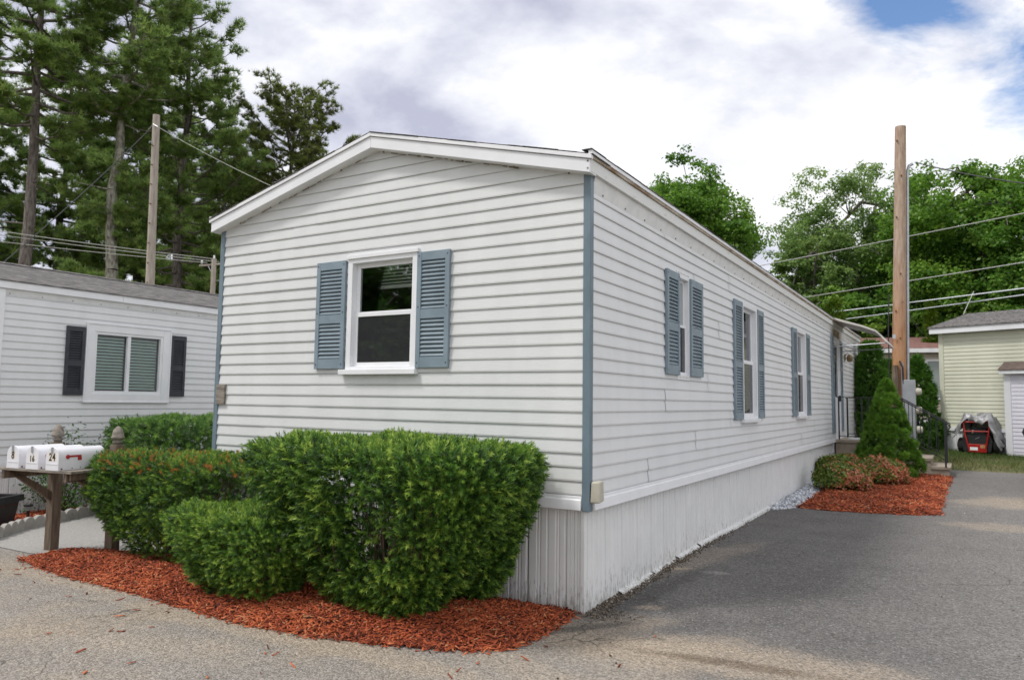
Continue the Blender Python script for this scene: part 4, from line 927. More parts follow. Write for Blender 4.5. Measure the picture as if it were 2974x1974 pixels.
# ------------------------------------------------------------------ mailboxes
mx0, mz = -5.42, -.1
zg = gzf(-5.5, -.57)
SR = .17
stand = thing('mailbox_stand', 'weathered wooden two-post mailbox stand with carved acorn finials', 'mailbox stand', (-5.5, -.57, zg), SR)
TS = lambda x, y, z: (x + 5.5, y + .57, z - zg)
for px in (-5.93, -5.07):
    p = part('post', MB(TS).box(px - .05, px + .05, -.62, -.52, zg - .05, 1.03), 'wood', stand, bevel=.006)
    part('finial', MB(TS).lathe([(.038, 1.03), (.038, 1.05), (.05, 1.055), (.05, 1.066), (.034, 1.075), (.034, 1.085), (.052, 1.088), (.064, 1.10), (.064, 1.112), (.057, 1.12), (.053, 1.15), (.042, 1.185), (.022, 1.21), (.006, 1.22)], (px, -.57, 0), 14), 'wood_grey', p, smooth=True)
    part('bracket', MB(TS).prism([(-.62, .42), (-.62, .52), (-1.02, .77), (-1.10, .77)], px - .02, px + .02, 'x'), 'wood', stand, bevel=.004)
    part('arm', MB(TS).box(px - .02, px + .02, -1.14, -.5, .70, .785), 'wood', stand, bevel=.004)
for k in range(4):
    y0 = -1.16 + k * .14; part('shelf_board', MB(TS).box(-6.02 + .005 * (k % 2), -4.97 - .008 * (k % 3), y0, y0 + .135, .785, .81), 'wood_grey', stand, bevel=.003)
part('apron', MB(TS).prism([(-5.02, .72), (-5.0, .72), (-5.0, .785), (-5.02, .785)], -1.13, -.62, 'y'), 'wood', stand)
def mailbox(num, xc, lab, gold=False):
    cx_, cy_ = xc + 5.5, -.90 + .57
    o = thing('mailbox', lab, 'mailbox', (-5.5 + cx_ * math.cos(SR) - cy_ * math.sin(SR), -.57 + cx_ * math.sin(SR) + cy_ * math.cos(SR), .81), SR, None)
    w, h, yl = .082, .215, .25
    arch = [(-w, 0), (w, 0)] + [(w * math.cos(t), h - w + w * math.sin(t)) for t in np.linspace(0, math.pi, 13)]
    part('body', MB().prism(arch, -yl, yl), 'mailbox', o, bevel=.002, smooth=False)
    s = 1.05; darch = [(-w * s, -.002), (w * s, -.002)] + [(w * s * math.cos(t), h - w + w * s * math.sin(t)) for t in np.linspace(0, math.pi, 13)]
    d = part('door', MB().prism(darch, -yl - .012, -yl + .01), 'mailbox', o, bevel=.003)
    part('latch', MB().box(-.007, .007, -yl - .024, -yl - .01, h - .055, h + .006), 'metal', d)
    part('door_bead', MB().box(-w * .92, w * .92, -yl - .0155, -yl - .011, .058, .064), 'mailbox', d)
    f = part('flag', MB().box(w, w + .005, -yl + .09, -yl + .23, .122, .140).box(w, w + .005, -yl + .195, -yl + .235, .09, .122), 'red_dull', o)
    part('flag_pivot', MB(lambda x, y, z: (x, y, z)).lathe([(.019, -.004), (.019, .004)], (0, 0, 0), 12) if False else MB(lambda a, b, c: (w + .004 + c, -yl + .085 + a, .128 + b)).lathe([(.02, -.004), (.021, .003), (.012, .006)], (0, 0, 0), 12), 'red_dull', f)
    part('rivet', MB().box(w - .002, w + .004, -yl + .02, -yl + .034, .008, .022), 'rustdot', o); part('rivet', MB().box(w, w + .003, -yl + .135, -yl + .143, .012, .02), 'black', o); part('rivet', MB().box(w, w + .003, -yl + .225, -yl + .233, .012, .02), 'black', o)
    for nm, off, dep, mm_ in (('number_outline', .0042, .0128, 'number_gold'), ('number', .0012, .0140, 'number_black')):
        cu = bpy.data.curves.new('number', 'FONT'); cu.body = num; cu.size = .085 if not gold else .066; cu.align_x = 'CENTER'; cu.align_y = 'CENTER'; cu.extrude = .0006; cu.offset = off; cu.space_character = 1.15
        t = bpy.data.objects.new('tmp', cu); COL.objects.link(t); bpy.context.view_layer.update()
        me = bpy.data.meshes.new_from_object(t.evaluated_get(bpy.context.evaluated_depsgraph_get())); bpy.data.objects.remove(t)
        for q in me.vertices: q.co = Vector((q.co.x * .95, -yl - dep - q.co.z, q.co.y * 1.2 + (.125 if not gold else .10)))
        me.materials.clear(); link(nm, me, mm_, d)
    return o
mailbox('8', -5.77, 'white mailbox with black number 8 on its door'); mailbox('16', -5.50, 'white mailbox with small numerals 16 on its door', True); mailbox('24', -5.225, 'white mailbox with number 24 and its red flag down')

# ------------------------------------------------------------------ scalloped edging, planter, solar lights
epts = [(-6.75, -1.0), (-7.06, -.60), (-7.36, -.23), (-7.50, .08), (-7.66, .42), (-7.82, .80), (-7.98, 1.15), (-8.12, 1.52)]
labs = ['two-scallop concrete edging block at the mulch, first from the road', 'three-scallop concrete edging block beside the black planter', 'scalloped concrete edging block next after the three-scallop one', 'scalloped concrete edging block left of the mailbox post foot', 'scalloped concrete edging block seen right behind the mailbox post', 'scalloped concrete edging block second beyond the mailbox post', 'scalloped concrete edging block last before the thin upright shrub']
for i in range(len(epts) - 1):
    a, b = Vector(epts[i]), Vector(epts[i + 1]); ln = (b - a).length - .006; mid = (a + b) / 2; nsc = 3 if i in (1,) else 2
    prof_ = [(-ln / 2, -.03), (ln / 2, -.03)]
    for k in range(nsc):
        x1 = ln / 2 - k * ln / nsc; rr = ln / nsc / 2
        prof_ += [(x1 - rr + rr * math.cos(t), .085 + .065 * math.sin(t)) for t in np.linspace(.0, math.pi, 8)]
    o = part('edging_block', MB().prism(prof_, -.028, .028), 'concrete_grey', None, bevel=.006)
    o.location = (mid.x, mid.y, gzf(mid.x, mid.y)); o.rotation_euler.z = math.atan2(b.y - a.y, b.x - a.x); tag(o, labs[i], 'edging block', 'scalloped edging around the neighbour\'s bed')
pl = thing('planter_box', 'black plastic planter box standing at the neighbour\'s skirting', 'planter', (-7.85, -.42, gzf(-7.8, -.4)), .5)
part('tub', MB().add([(-.24, -.15, 0), (.24, -.15, 0), (.24, .15, 0), (-.24, .15, 0), (-.29, -.19, .36), (.29, -.19, .36), (.29, .19, .36), (-.29, .19, .36)], [(0, 3, 2, 1), (0, 1, 5, 4), (1, 2, 6, 5), (2, 3, 7, 6), (3, 0, 4, 7)]), 'black', pl)
part('rim', MB().box(-.32, .32, -.22, -.18, .32, .40).box(-.32, .32, .18, .22, .32, .40).box(-.32, -.28, -.18, .18, .32, .40).box(.28, .32, -.18, .18, .32, .40), 'black', pl, bevel=.006)
part('soil', MB().box(-.28, .28, -.18, .18, .28, .345), 'mulch_base', pl)
part('hood', MB().tube([(-.22, 0, .38), (-.12, 0, .46), (.0, 0, .42)], [.09, .10, .03], 10), 'grey_box', pl)
for i, (x, y, lab) in enumerate(((-7.95, .12, 'small solar path light behind the scalloped edging near the planter'), (-8.22, 1.10, 'small solar path light under the thin upright shrub'))):
    o = thing('solar_light', lab, 'garden light', (x, y, gzf(x, y)), .4, 'solar path lights')
    part('stake', MB().box(-.012, .012, -.012, .012, -.03, .16), 'black', o); part('head', MB().box(-.035, .035, -.035, .035, .20, .225), 'black', o, bevel=.004); part('lens', MB().box(-.025, .025, -.025, .025, .15, .20), 'metal', o)

# ------------------------------------------------------------------ neighbour's home on the left (its long wall faces +x)
NX = -8.66; ng = gzf(NX, 1)
nb = thing('mobile_home', 'white mobile home with charcoal shutters and a sliding window beside the driveway', 'mobile home', (NX, 0, ng))
TN = lambda u, d, z: (d, u, z - ng)
nw_hole = (1.115, 2.485, 1.43, 2.60)
nw = wall_slab('long_wall', TN, -.14, 14, .45, 2.96, [nw_hole], [], 'siding', nb)
planks(nw, TN, .0, 13.95, .62, 23, .1016, [nw_hole], [], 'siding', lambda i: [q for q in np.arange(3.9 + (i // 2 * 1.1) % 3.3, 13.5, 3.66)], zmax=2.87)
part('corner_board', MB(TN).box(-.14, -.005, .0, .03, .5, 2.95), 'white', nb)
part('frieze', MB(TN).add([(.0, .004, 2.875), (13.95, .004, 2.875), (13.95, .02, 2.96), (.0, .02, 2.96)], [(0, 1, 2, 3)]), 'soffit', nb)
for k in range(14): part('screw', MB(TN).box(.05 + k * .42, .06 + k * .42, .010, .016, 2.885, 2.897), 'caulk', nb)
part('eave_fascia', MB(TN).box(-.2, 1.62, .03, .06, 2.955, 3.06), 'white', nb); part('eave_fascia', MB(TN).box(1.625, 14.2, .028, .058, 2.953, 3.058), 'white', nb)
part('eave_soffit', MB(TN).box(-.2, 14.2, .0, .03, 2.96, 2.97), 'soffit', nb)
part('gable_end', MB(lambda x, y, z: (x, y, z - ng)).prism([(-4.2, .45), (0, .45), (0, 2.96), (-2.1, 3.5), (-4.2, 2.96)], -.14, -.06), 'siding', nb)
part('rear_end', MB(lambda x, y, z: (x, y, z - ng)).prism([(-4.2, .45), (0, .45), (0, 2.96), (-2.1, 3.5), (-4.2, 2.96)], 13.94, 14.0), 'siding', nb)
part('far_wall', MB(TN).box(-.06, 13.94, -4.2, -4.14, .45, 2.96), 'siding', nb)
part('roof', MB(lambda x, y, z: (x, y, z - ng)).prism([(.075, 3.065), (-2.1, 3.625), (-4.275, 3.065), (-4.275, 3.05), (-2.1, 3.60), (.075, 3.05)], -.25, 14.25), 'shingle', nb)
rs = random.Random(77); y = -.25
while y < 7:      # slightly raised ridge caps
    l_ = .3; part('ridge_cap', MB(lambda x, yy, z: (x, yy, z - ng)).prism([(-1.96, 3.597 + .0), (-2.1, 3.633), (-2.24, 3.597), (-2.24, 3.605), (-2.1, 3.645), (-1.96, 3.605)], y, y + l_ - .008), 'shingle', nb); y += l_
part('belt_trim', MB(TN).box(.0, 14, -.01, .028, .50, .62), 'white', nb)
part('skirting', MB(TN).box(-.1, 14, -.06, -.05, ng - .1, .56), 'dark', nb)
nsk = nb.children[-1]; yy = -.1
while yy < 4.2:
    vs, fs = skirt_panel(.327, .50 - ng + .05); link('skirt_panel', MB(lambda u, d, z: (-.045 + d, yy + u, z - .03)).add(vs, fs).mesh('skirt_panel', False), 'skirt', nsk); yy += .33
# sliding window with blinds
u0, u1, z0, z1 = nw_hole
cz = MB(TN)
for a in ((u0, u0 + .13, z0, z1), (u1 - .13, u1, z0, z1), (u0 + .13, u1 - .13, z1 - .12, z1), (u0 + .13, u1 - .13, z0, z0 + .13)): cz.box(a[0], a[1], -.05, .03, a[2], a[3])
wn_ = part('window', cz, 'white', nb, bevel=.004)
part('frame', MB(TN).box(u0 + .13, u0 + .17, -.05, .018, z0 + .13, z1 - .12).box(u1 - .17, u1 - .13, -.05, .018, z0 + .13, z1 - .12).box(u0 + .17, u1 - .17, -.05, .018, z1 - .16, z1 - .12).box(u0 + .17, u1 - .17, -.05, .018, z0 + .13, z0 + .17), 'white', wn_, bevel=.003)
part('outer_bead', MB(TN).box(u0 - .006, u0 + .012, .0, .042, z0 - .006, z1 + .006).box(u1 - .012, u1 + .006, .0, .042, z0 - .006, z1 + .006).box(u0 + .012, u1 - .012, .0, .042, z1 - .012, z1 + .006).box(u0 + .012, u1 - .012, .0, .042, z0 - .006, z0 + .012), 'white', wn_)
part('mullion', MB(TN).box(1.765, 1.815, -.04, .012, z0 + .17, z1 - .16), 'white', wn_)
for a, b in ((u0 + .17, 1.765), (1.815, u1 - .17)):
    part('pane', MB(TN).box(a, b, -.034, -.03, z0 + .17, z1 - .16), 'glass_n', wn_)
    for k in range(17):
        zt = z1 - .19 - k * .047
        part('blind_slat', MB(TN).add([(a + .01, -.085, zt), (b - .01, -.085, zt), (b - .01, -.062, zt - .031), (a + .01, -.062, zt - .031)], [(0, 1, 2, 3)]), 'blind_teal', wn_)
part('room', MB(TN).add([(u0, -.35, z0), (u1, -.35, z0), (u1, -.35, z1), (u0, -.35, z1)], [(0, 1, 2, 3)]), 'dark', wn_)
shutter(nb, TN, .826, 1.095, 1.53, 2.528, 'black_shutter'); shutter(nb, TN, 2.492, 2.765, 1.53, 2.518, 'black_shutter')

# ------------------------------------------------------------------ homes and shed at the back right
def lap_wall(parent, T, u0, u1, z0, z1, m, pitch=.1016, holes=[]):
    w = wall_slab('wall', T, u0, u1, z0, z1, holes, [], m, parent); planks(w, T, u0 + .06, u1, z0, int((z1 - z0) / pitch) + 1, pitch, holes, [], m, zmax=z1 - .04); return w
p = at_d(2178, 1035, 20.5); gg = gzf(p.x, p.y); a = math.atan2(-.42, .9)
gh = thing('mobile_home', 'pale green mobile home with dark shingle roof behind the covered snow blower', 'mobile home', (p.x, p.y, gg), a)
TGr = lambda u, d, z: (u, -d, z)
lap_wall(gh, TGr, 0, 9, .62, 3.17, 'green_siding')
part('corner_board', MB(TGr).box(-.05, .07, -.02, .03, .6, 3.2), 'green_siding', gh)
part('belt_trim', MB(TGr).box(0, 9, -.02, .03, .52, .62), 'white', gh)
bk = part('skirting', MB(TGr).box(0, 9, -.05, -.04, -.1, .55), 'dark', gh); u = 0
while u < 4:
    vs, fs = skirt_panel(.327, .60); link('skirt_panel', MB(lambda uu, d, z: (u + uu, .035 - d, -.06 + z)).add(vs, fs).mesh('skirt_panel', False), 'white', bk); u += .33
part('end_wall', MB().prism([(0, -.1), (4.2, -.1), (4.2, 3.2), (2.1, 3.75), (0, 3.2)], .0, .05, 'x'), 'green_siding', gh)
part('eave_fascia', MB().box(-.2, 9, -.22, -.18, 3.17, 3.34), 'white', gh); part('eave_soffit', MB().box(-.2, 9, -.18, 0, 3.19, 3.2), 'soffit', gh)
part('roof', MB().prism([(-.25, 3.345), (2.1, 3.93), (4.4, 3.345), (4.4, 3.32), (2.1, 3.88), (-.25, 3.32)], -.24, 9.1, 'x'), 'shingle', gh)
p = at_d(2326, 1048, 19.0); gg = gzf(p.x, p.y)
sh_ = thing('garden_shed', 'white lap-sided shed with brown shingle roof overlapping the pale green home', 'shed', (p.x, p.y, gg), a)
lap_wall(sh_, TGr, 0, 3, -.02, 2.05, 'lav_siding')
part('corner_board', MB(TGr).box(-.03, .12, -.03, .035, -.05, 2.1), 'white', sh_); part('end_wall', MB().prism([(0, -.1), (2, -.1), (2, 2.1), (1, 2.9), (0, 2.1)], .0, .04, 'x'), 'lav_siding', sh_)
part('eave_fascia', MB().box(-.08, 3.1, -.16, -.12, 2.05, 2.17), 'white', sh_)
part('roof', MB().prism([(-.18, 2.17), (1, 2.78), (2.15, 2.17), (2.15, 2.14), (1, 2.74), (-.18, 2.14)], -.1, 3.1, 'x'), 'shingle_brown', sh_)
p = at_d(1970, 1000, 26.8); gg = gzf(p.x, p.y)
bh = thing('mobile_home', 'beige mobile home with reddish roof and white gutter behind the arborvitae', 'mobile home', (p.x - .6, p.y - .4, gg), math.atan2(.52, .86) - .35)
lap_wall(bh, TGr, 0, 7, .75, 3.05, 'beige_siding', holes=[(1.55, 2.25, 1.7, 2.6)])
part('skirting', MB(TGr).box(0, 7, -.05, .0, -.2, .75), 'white', bh); part('end_wall', MB().prism([(0, -.1), (4.2, -.1), (4.2, 3.1), (2.1, 3.6), (0, 3.1)], .0, .05, 'x'), 'beige_siding', bh)
part('gutter', MB().box(-.2, 7.2, -.26, -.14, 3.03, 3.17), 'white', bh)
part('roof', MB().prism([(-.25, 3.18), (2.1, 3.75), (4.4, 3.18), (4.4, 3.14), (2.1, 3.7), (-.25, 3.14)], -.2, 7.2, 'x'), 'shingle_red', bh)
wb = part('window', MB(TGr).box(1.5, 1.58, -.04, .03, 1.65, 2.65).box(2.22, 2.3, -.04, .03, 1.65, 2.65).box(1.58, 2.22, -.04, .03, 2.57, 2.65).box(1.58, 2.22, -.04, .03, 1.65, 1.73), 'white', bh)
part('pane', MB(TGr).box(1.58, 2.22, -.03, -.02, 1.73, 2.57), 'glass_n', wb)
wb = part('window', MB(TGr).box(2.95, 3.02, .014, .04, 1.4, 2.8).box(3.5, 3.57, .014, .04, 1.4, 2.8).box(3.02, 3.5, .014, .04, 2.73, 2.8).box(3.02, 3.5, .014, .04, 1.4, 1.47), 'white', bh)
part('pane', MB(TGr).box(3.02, 3.5, .016, .02, 1.47, 2.73), 'frost', wb)
part('downspout', MB(TGr).box(3.95, 4.04, .02, .10, -.1, 2.85).tube([(4.0, .06, 2.85), (4.0, .2, 3.05)], .045, 6), 'white', bh)

# ------------------------------------------------------------------ snow blower under a tarp
p = at_d(2262, 1043, 19.4); gg = gzf(p.x, p.y)
sb = thing('snow_blower', 'red snow blower parked on the grass under a silver tarp', 'snow blower', (p.x, p.y, gg), -.35)
hs = part('housing', MB().prism([(-.34, .04), (.30, .04), (.36, .30), (.28, .52), (-.30, .52), (-.38, .30)], -.20, .22), 'black', sb, bevel=.02)
part('front_plate', MB().box(-.20, .22, -.235, -.205, .03, .24), 'red', sb, bevel=.01); part('label', MB().box(-.16, .02, -.24, -.2355, .08, .16), 'white', sb); part('label', MB().box(.08, .19, -.24, -.2355, .14, .22), 'resin_wood', sb)
for s in (-1, 1):
    part('frame_bar', MB().tube([(s * .19, -.22, .10), (s * .27, -.235, .48), (s * .31, -.22, .80)], .022, 8), 'red', sb)
    wl_ = part('wheel', MB(lambda x, y, z: (z + s * .42, x, y + .19)).lathe([(.19, -.06), (.20, -.04), (.20, .04), (.19, .06)], (0, 0, 0), 18), 'rubber', sb); part('rim', MB(lambda x, y, z: (z + s * .42, x, y + .19)).lathe([(.10, -.062), (.10, .062)], (0, 0, 0), 14), 'grey_box', wl_)
    part('handle', MB().tube([(s * .27, .1, .6), (s * .30, .5, .92)], .016, 6), 'black', sb)
part('cross_bar', MB().tube([(-.28, -.235, .56), (.29, -.235, .57)], .02, 8), 'red', sb); part('cross_bar', MB().tube([(-.30, -.22, .80), (.31, -.22, .82)], .026, 8), 'red', sb)
en = part('engine', MB().box(-.17, .17, -.12, .2, .3, .66), 'black', sb, bevel=.03); part('pull_starter', MB(lambda x, y, z: (x + .02, -z - .12, y + .42)).lathe([(.10, 0), (.10, .03), (.06, .05), (.02, .05)], (0, 0, 0), 14), 'rubber', en); part('cap', MB(lambda x, y, z: (x - .12, -z - .12, y + .56)).lathe([(.03, 0), (.03, .04)], (0, 0, 0), 10), 'white', en)
part('cable', MB().tube([(.12, -.14, .3), (.05, -.2, .42), (-.1, -.19, .34)], .008, 5), 'grey_box', en)
# tarp: crumpled sheet draped over the top and right side
rng = np.random.default_rng(9); us = np.linspace(-1, 1, 34); vs_ = np.linspace(-1, 1, 26); V = []
for v in vs_:
    for u in us:
        x = .44 * u if abs(u) < .8 else math.copysign(.352 + (abs(u) - .8) * .9, u); y = v * .36 + .08
        top = .98 - .05 * u * u + .05 * math.sin(u * 5 + v * 3)
        drop = max(0, abs(u) - .72) * (2.6 if u > 0 else 1.25) + max(0, -v - .82) * .9 + max(0, v - .7) * 1.6
        z = max(.06 if u > 0 else .30, top - drop) + .025 * math.sin(u * 17 + v * 9) + .02 * math.sin(v * 23 - u * 11)
        V.append((x + .03 * math.sin(z * 14 + v * 6), y + .03 * math.sin(z * 11 + u * 5), z))
F = [(j * 34 + i, j * 34 + i + 1, (j + 1) * 34 + i + 1, (j + 1) * 34 + i) for j in range(25) for i in range(33)]
tp = np_mesh('tarp', V, F, 'tarp'); tp.location = sb.location; tp.rotation_euler = sb.rotation_euler; tag(tp, 'crumpled silver tarp draped over the red snow blower', 'tarp')
tp.modifiers.new('s', 'SOLIDIFY').thickness = .004

# ------------------------------------------------------------------ utility poles and wires
def pole(label, base, top, r0, r1, m, cat='utility pole'):
    b = Vector(base); o = thing('utility_pole', label, cat, base); t = Vector(top) - b
    part('shaft', MB().tube([(0, 0, -.3), t * .33, t * .66, t], [r0, r0 * .67 + r1 * .33, r0 * .33 + r1 * .67, r1], 16), m, o, smooth=False); return o
pb = at_d(2072, 1060, 18.0); pb.z = gzf(pb.x, pb.y); pt = above(2077, 293, pb)
rp = pole('tall orange-brown wooden pole with conduit and grey meter boxes', pb, pt, .165, .125, 'pole_orange')
part('reinforcing_stub', MB().tube([(-.02, -.17, -.2), (.0, -.155, 2.0), (.0, -.15, 2.35)], [.085, .08, .06], 10), 'wood', rp)
tz = pt.z - pb.z; tv_ = pt - pb
def up_(f, ox, oy): q = tv_ * f; return (q.x + ox, q.y + oy, q.z)
part('conduit', MB().tube([up_(.22, .19, .06), up_(.5, .17, .06), up_(.86, .15, .06), up_(.88, .19, .08), up_(.885, .27, .1)], .038, 8), 'metal', rp)
part('conduit', MB().tube([(.13, -.12, -.1), (.15, -.12, 2.4)], .03, 8), 'grey_box', rp)
bx = part('meter_box', MB().box(.15, .42, -.22, -.06, .55, 2.0), 'grey_box', rp, bevel=.01)
for k, zz_ in enumerate((.82, 1.28, 1.72)): part('meter', MB(lambda x, y, z: (z + .42, x - .14, y + zz_)).lathe([(.09, 0), (.09, .05), (.07, .12), (.02, .13)], (0, 0, 0), 12), 'lens_white', bx)
for k, (zz_, q) in enumerate(((tz - .4, 0), (tz - 1.3, 1), (tz * .72, 0), (tz * .55, 1), (tz * .44, 0), (tz * .36, 1))): part('bolt', MB().box(tv_.x * zz_ / tz - .08 + .1 * q, tv_.x * zz_ / tz - .05 + .1 * q, tv_.y * zz_ / tz - .17, tv_.y * zz_ / tz - .10, zz_, zz_ + .03), 'rustdot', rp)
part('pole_tag', MB().box(-.04, .03, -.153, -.148, 3.0, 3.1), 'metal', rp)
part('cable', MB().tube([(-.12, -.10, 1.0), (-.135, -.09, 3.0), (-.10, -.12, 4.1)], .014, 5), 'black', rp)
part('cable', MB().tube([(.10, -.16, 2.45), (.16, -.2, 2.3), (.17, -.2, 1.9)], .025, 6), 'black', rp)
pb2 = at_d(338, 900, 25); pb2.z = gzf(pb2.x, pb2.y); pt2 = above(361, 266, pb2); lp_ = pole('pale grey wooden pole rising behind the neighbour\'s roof', pb2, pt2, .175, .115, 'pole_wood')
tq = pt2 - pb2
for k in range(9): f_ = .42 + k * .06; part('bolt', MB().box(tq.x * f_ + .04, tq.x * f_ + .07, tq.y * f_ - .17, tq.y * f_ - .11, tq.z * f_, tq.z * f_ + .03), 'rustdot', lp_)
part('wire_clamp', MB().tube([(tq.x - .25, tq.y - .1, tq.z - .5), (tq.x, tq.y - .1, tq.z - .35), (tq.x + .28, tq.y - .1, tq.z - .5)], .02, 6), 'metal', lp_)
pt3 = at_d(494, 597, 27); pb3 = Vector((pt3.x, pt3.y, gzf(pt3.x, pt3.y))); fp = pole('far wooden pole with crossarm and insulators above the neighbour\'s roof', pb3, pt3, .10, .085, 'pole_wood')
hz = pt3.z - pb3.z
ca = part('crossarm', MB().tube([(-.45, -.26, hz - .26), (.55, .29, hz - .16)], .04, 6), 'pole_wood', fp)
for x, y, z in ((-.38, -.22, hz - .19), (0, 0, hz + .0), (.46, .24, hz - .11)): part('insulator', MB().lathe([(.03, 0), (.04, .035), (.03, .07), (.04, .10), (.02, .125)], (x, y, z), 8), 'white', fp)
part('brace', MB().tube([(-.18, -.12, hz - .24), (0, -.03, hz - .58)], .018, 5), 'metal', fp); part('bracket', MB().tube([(.06, .06, hz - .8), (.28, .17, hz - .78), (.28, .17, hz - .55)], .022, 5), 'metal', fp)
def wire(label, a, b, sag, r, m='wire', n=14):
    a, b = Vector(a), Vector(b); c = (a + b) / 2; pts = [a.lerp(b, t / n) - Vector((0, 0, sag * 4 * (t / n) * (1 - t / n))) - c for t in range(n + 1)]
    o = part('overhead_wire', MB().tube(pts, r, 5), m); o.location = c; tag(o, label, 'wire', 'overhead wires'); return o
def ext(a, b, k): return b + (b - a) * k
for i, (q0, q1, r, lab, m) in enumerate((((1775, 605), (2362, 487), .014, 'topmost of the slanting wires crossing behind the orange pole', 'wire'), ((1850, 683), (2362, 600), .015, 'second slanting wire behind the orange pole', 'wire'), ((1905, 718), (2362, 660), .019, 'upper of the two thick slanting cables above the pale green home', 'metal'), ((1945, 733), (2362, 675), .018, 'lower of the two thick slanting cables above the pale green home', 'metal'))):
    A, B = at_d(*q0, 24), at_d(*q1, 20); wire(lab, A + (A - B) * 1.2, ext(A, B, 1.5), .06, r, m)
A = pt + Vector((.3, -.1, -.98)); B = at_d(2362, 410, 15); wire('dark service wire leaving the top of the orange pole', A, ext(A, B, .8), .12, .013, 'wire_dark')
wire('dark service wire slanting down from the orange pole to the beige home', pb + Vector((.2, -.1, 3.9)), at_d(2130, 770, 27), .12, .010, 'wire_dark')
wire('pair of drop lines between the thick cables above the pale green home', at_d(2246, 672, 21), at_d(2222, 725, 20.5), .0, .012, 'wire')
for i, (q0, q1) in enumerate((((0, 528), (492, 597)), ((0, 537), (505, 604)), ((0, 552), (478, 606)))):
    A, B = at_d(*q0, 25.5), at_d(*q1, 27); wire(('highest of three far power lines running past the pines', 'middle of three far power lines running past the pines', 'lowest of three far power lines running past the pines')[i], A + (A - B) * .6, B, .08, .014, 'wire')
A = at_d(0, 593, 20); B = pt2 + Vector((-.2, -.1, -.5)); wire('steep cable climbing to the pale grey pole top', A + (A - B) * .6, B, .25, .014, 'wire_dark')
B = at_d(555, 468, 15); wire('thin cable running down from the pale grey pole to the white home\'s roof', pt2 + Vector((.28, -.1, -.5)), (-4.2, 6.5, 3.5), .25, .008, 'wire')

# ------------------------------------------------------------------ trees
def tubes_np(segs, n=5):             # segs: list of (p0,p1,r0,r1)
    p0 = np.array([s[0] for s in segs]); p1 = np.array([s[1] for s in segs]); r0 = np.array([s[2] for s in segs]); r1 = np.array([s[3] for s in segs])
    d = p1 - p0; d /= np.linalg.norm(d, axis=1, keepdims=True) + 1e-9; ref = np.where(np.abs(d[:, 2:3]) < .9, [[0, 0, 1.]], [[1., 0, 0]]); a = np.cross(d, ref); a /= np.linalg.norm(a, axis=1, keepdims=True); b = np.cross(d, a)
    t = np.arange(n) * 2 * np.pi / n; ring = np.cos(t)[None, :, None] * a[:, None] + np.sin(t)[None, :, None] * b[:, None]
    V = np.concatenate([p0[:, None] + ring * r0[:, None, None], p1[:, None] + ring * r1[:, None, None]], 1)
    f = np.array([(k, (k + 1) % n, n + (k + 1) % n, n + k) for k in range(n)]); F = (f[None] + (np.arange(len(segs)) * 2 * n)[:, None, None]).reshape(-1, 4); return V.reshape(-1, 3), F
def leafy(name, label, loc, H, R, seed, m='leaf', base=.25, nclump=110, nleaf=42000, leaf=.17, lean=0., spread=.55, group='trees behind the homes', bark='bark', point=0.):
    rng = np.random.default_rng(seed); o = thing(name, label, 'tree', loc, rng.uniform(0, .5), group)
    segs = []; top = np.array([lean, 0, H * .93]); tp_ = [np.array([0, 0, -.2])]
    for t in (.15, .3, .45, .6, .75, .9): tp_.append(top * t + rng.normal(size=3) * [.12, .12, 0] * t)
    r0 = H * .017
    for i in range(len(tp_) - 1): segs.append((tp_[i], tp_[i + 1], r0 * (1 - i * .15), r0 * (1 - (i + 1) * .15)))
    c = np.array([lean * .5, 0, H * (base + 1) / 2]); ax = np.array([R, R, H * (1 - base) / 2])
    C = []
    while len(C) < nclump:
        d = rng.normal(size=3); d /= np.linalg.norm(d); q = rng.uniform(.12, 1.0) ** .5; e = 1 + .14 * math.sin(3 * math.atan2(d[1], d[0]) + seed) * math.sin(4 * d[2] + seed)
        v = d * ax * q * e
        if point: v[:2] *= 1 - point * max(v[2] / ax[2], 0)
        C.append(c + v)
    C = np.array(C); limbs = []
    for k in range(9):
        s = tp_[2 + k % 5] if k < 8 else tp_[-1]; a = k * 2.4 + rng.uniform(-.3, .3); lr = R * (.36 if point else .62); e = c + np.array([math.cos(a) * lr, math.sin(a) * lr, (rng.uniform(-.2, .5 if point else .75)) * ax[2]])
        mid = (s + e) / 2 + [0, 0, .06 * H]; segs += [(s, mid, r0 * .42, r0 * .28), (mid, e, r0 * .28, r0 * .12)]; limbs += [s * .5 + mid * .5, mid, mid * .5 + e * .5, e]
    limbs = np.array(limbs)
    for q in C:
        j = np.argmin(np.linalg.norm(limbs - q, axis=1)); m1 = limbs[j] * .45 + q * .55 + rng.normal(size=3) * .15; segs += [(limbs[j], m1, r0 * .12, r0 * .07), (m1, q, r0 * .07, .012)]
    V, F = tubes_np(segs); np_mesh('trunk', V, F, bark, o)
    per = nleaf // nclump; idx = np.repeat(np.arange(nclump), per); n = len(idx); cr = rng.uniform(.7, 1.25, nclump) * R * .2
    d = rng.normal(size=(n, 3)); d /= np.linalg.norm(d, axis=1, keepdims=True); rad = rng.random(n) ** .55
    nsub = 9; SC = rng.normal(size=(nclump, nsub, 3)) * [.6, .6, .42]; si = rng.integers(0, nsub, n)
    P = C[idx] + (SC[idx, si] + d * rad[:, None] * .55 * [1.2, 1.2, .7]) * cr[idx][:, None]
    D = d * .6 + [0, 0, .8] + rng.normal(size=(n, 3)) * .55
    tv, tf = leafquad(.72); V, F = scatter(tv, tf, P, rand_rot(rng, D, n), rng.uniform(.6, 1.35, n) * leaf)
    ti = np.clip(rng.normal(.46, .19, n) + rng.normal(0, .17, nclump)[idx], 0, 1)
    np_mesh('crown', V, F, m, o, np.repeat(ti, 4)); return o
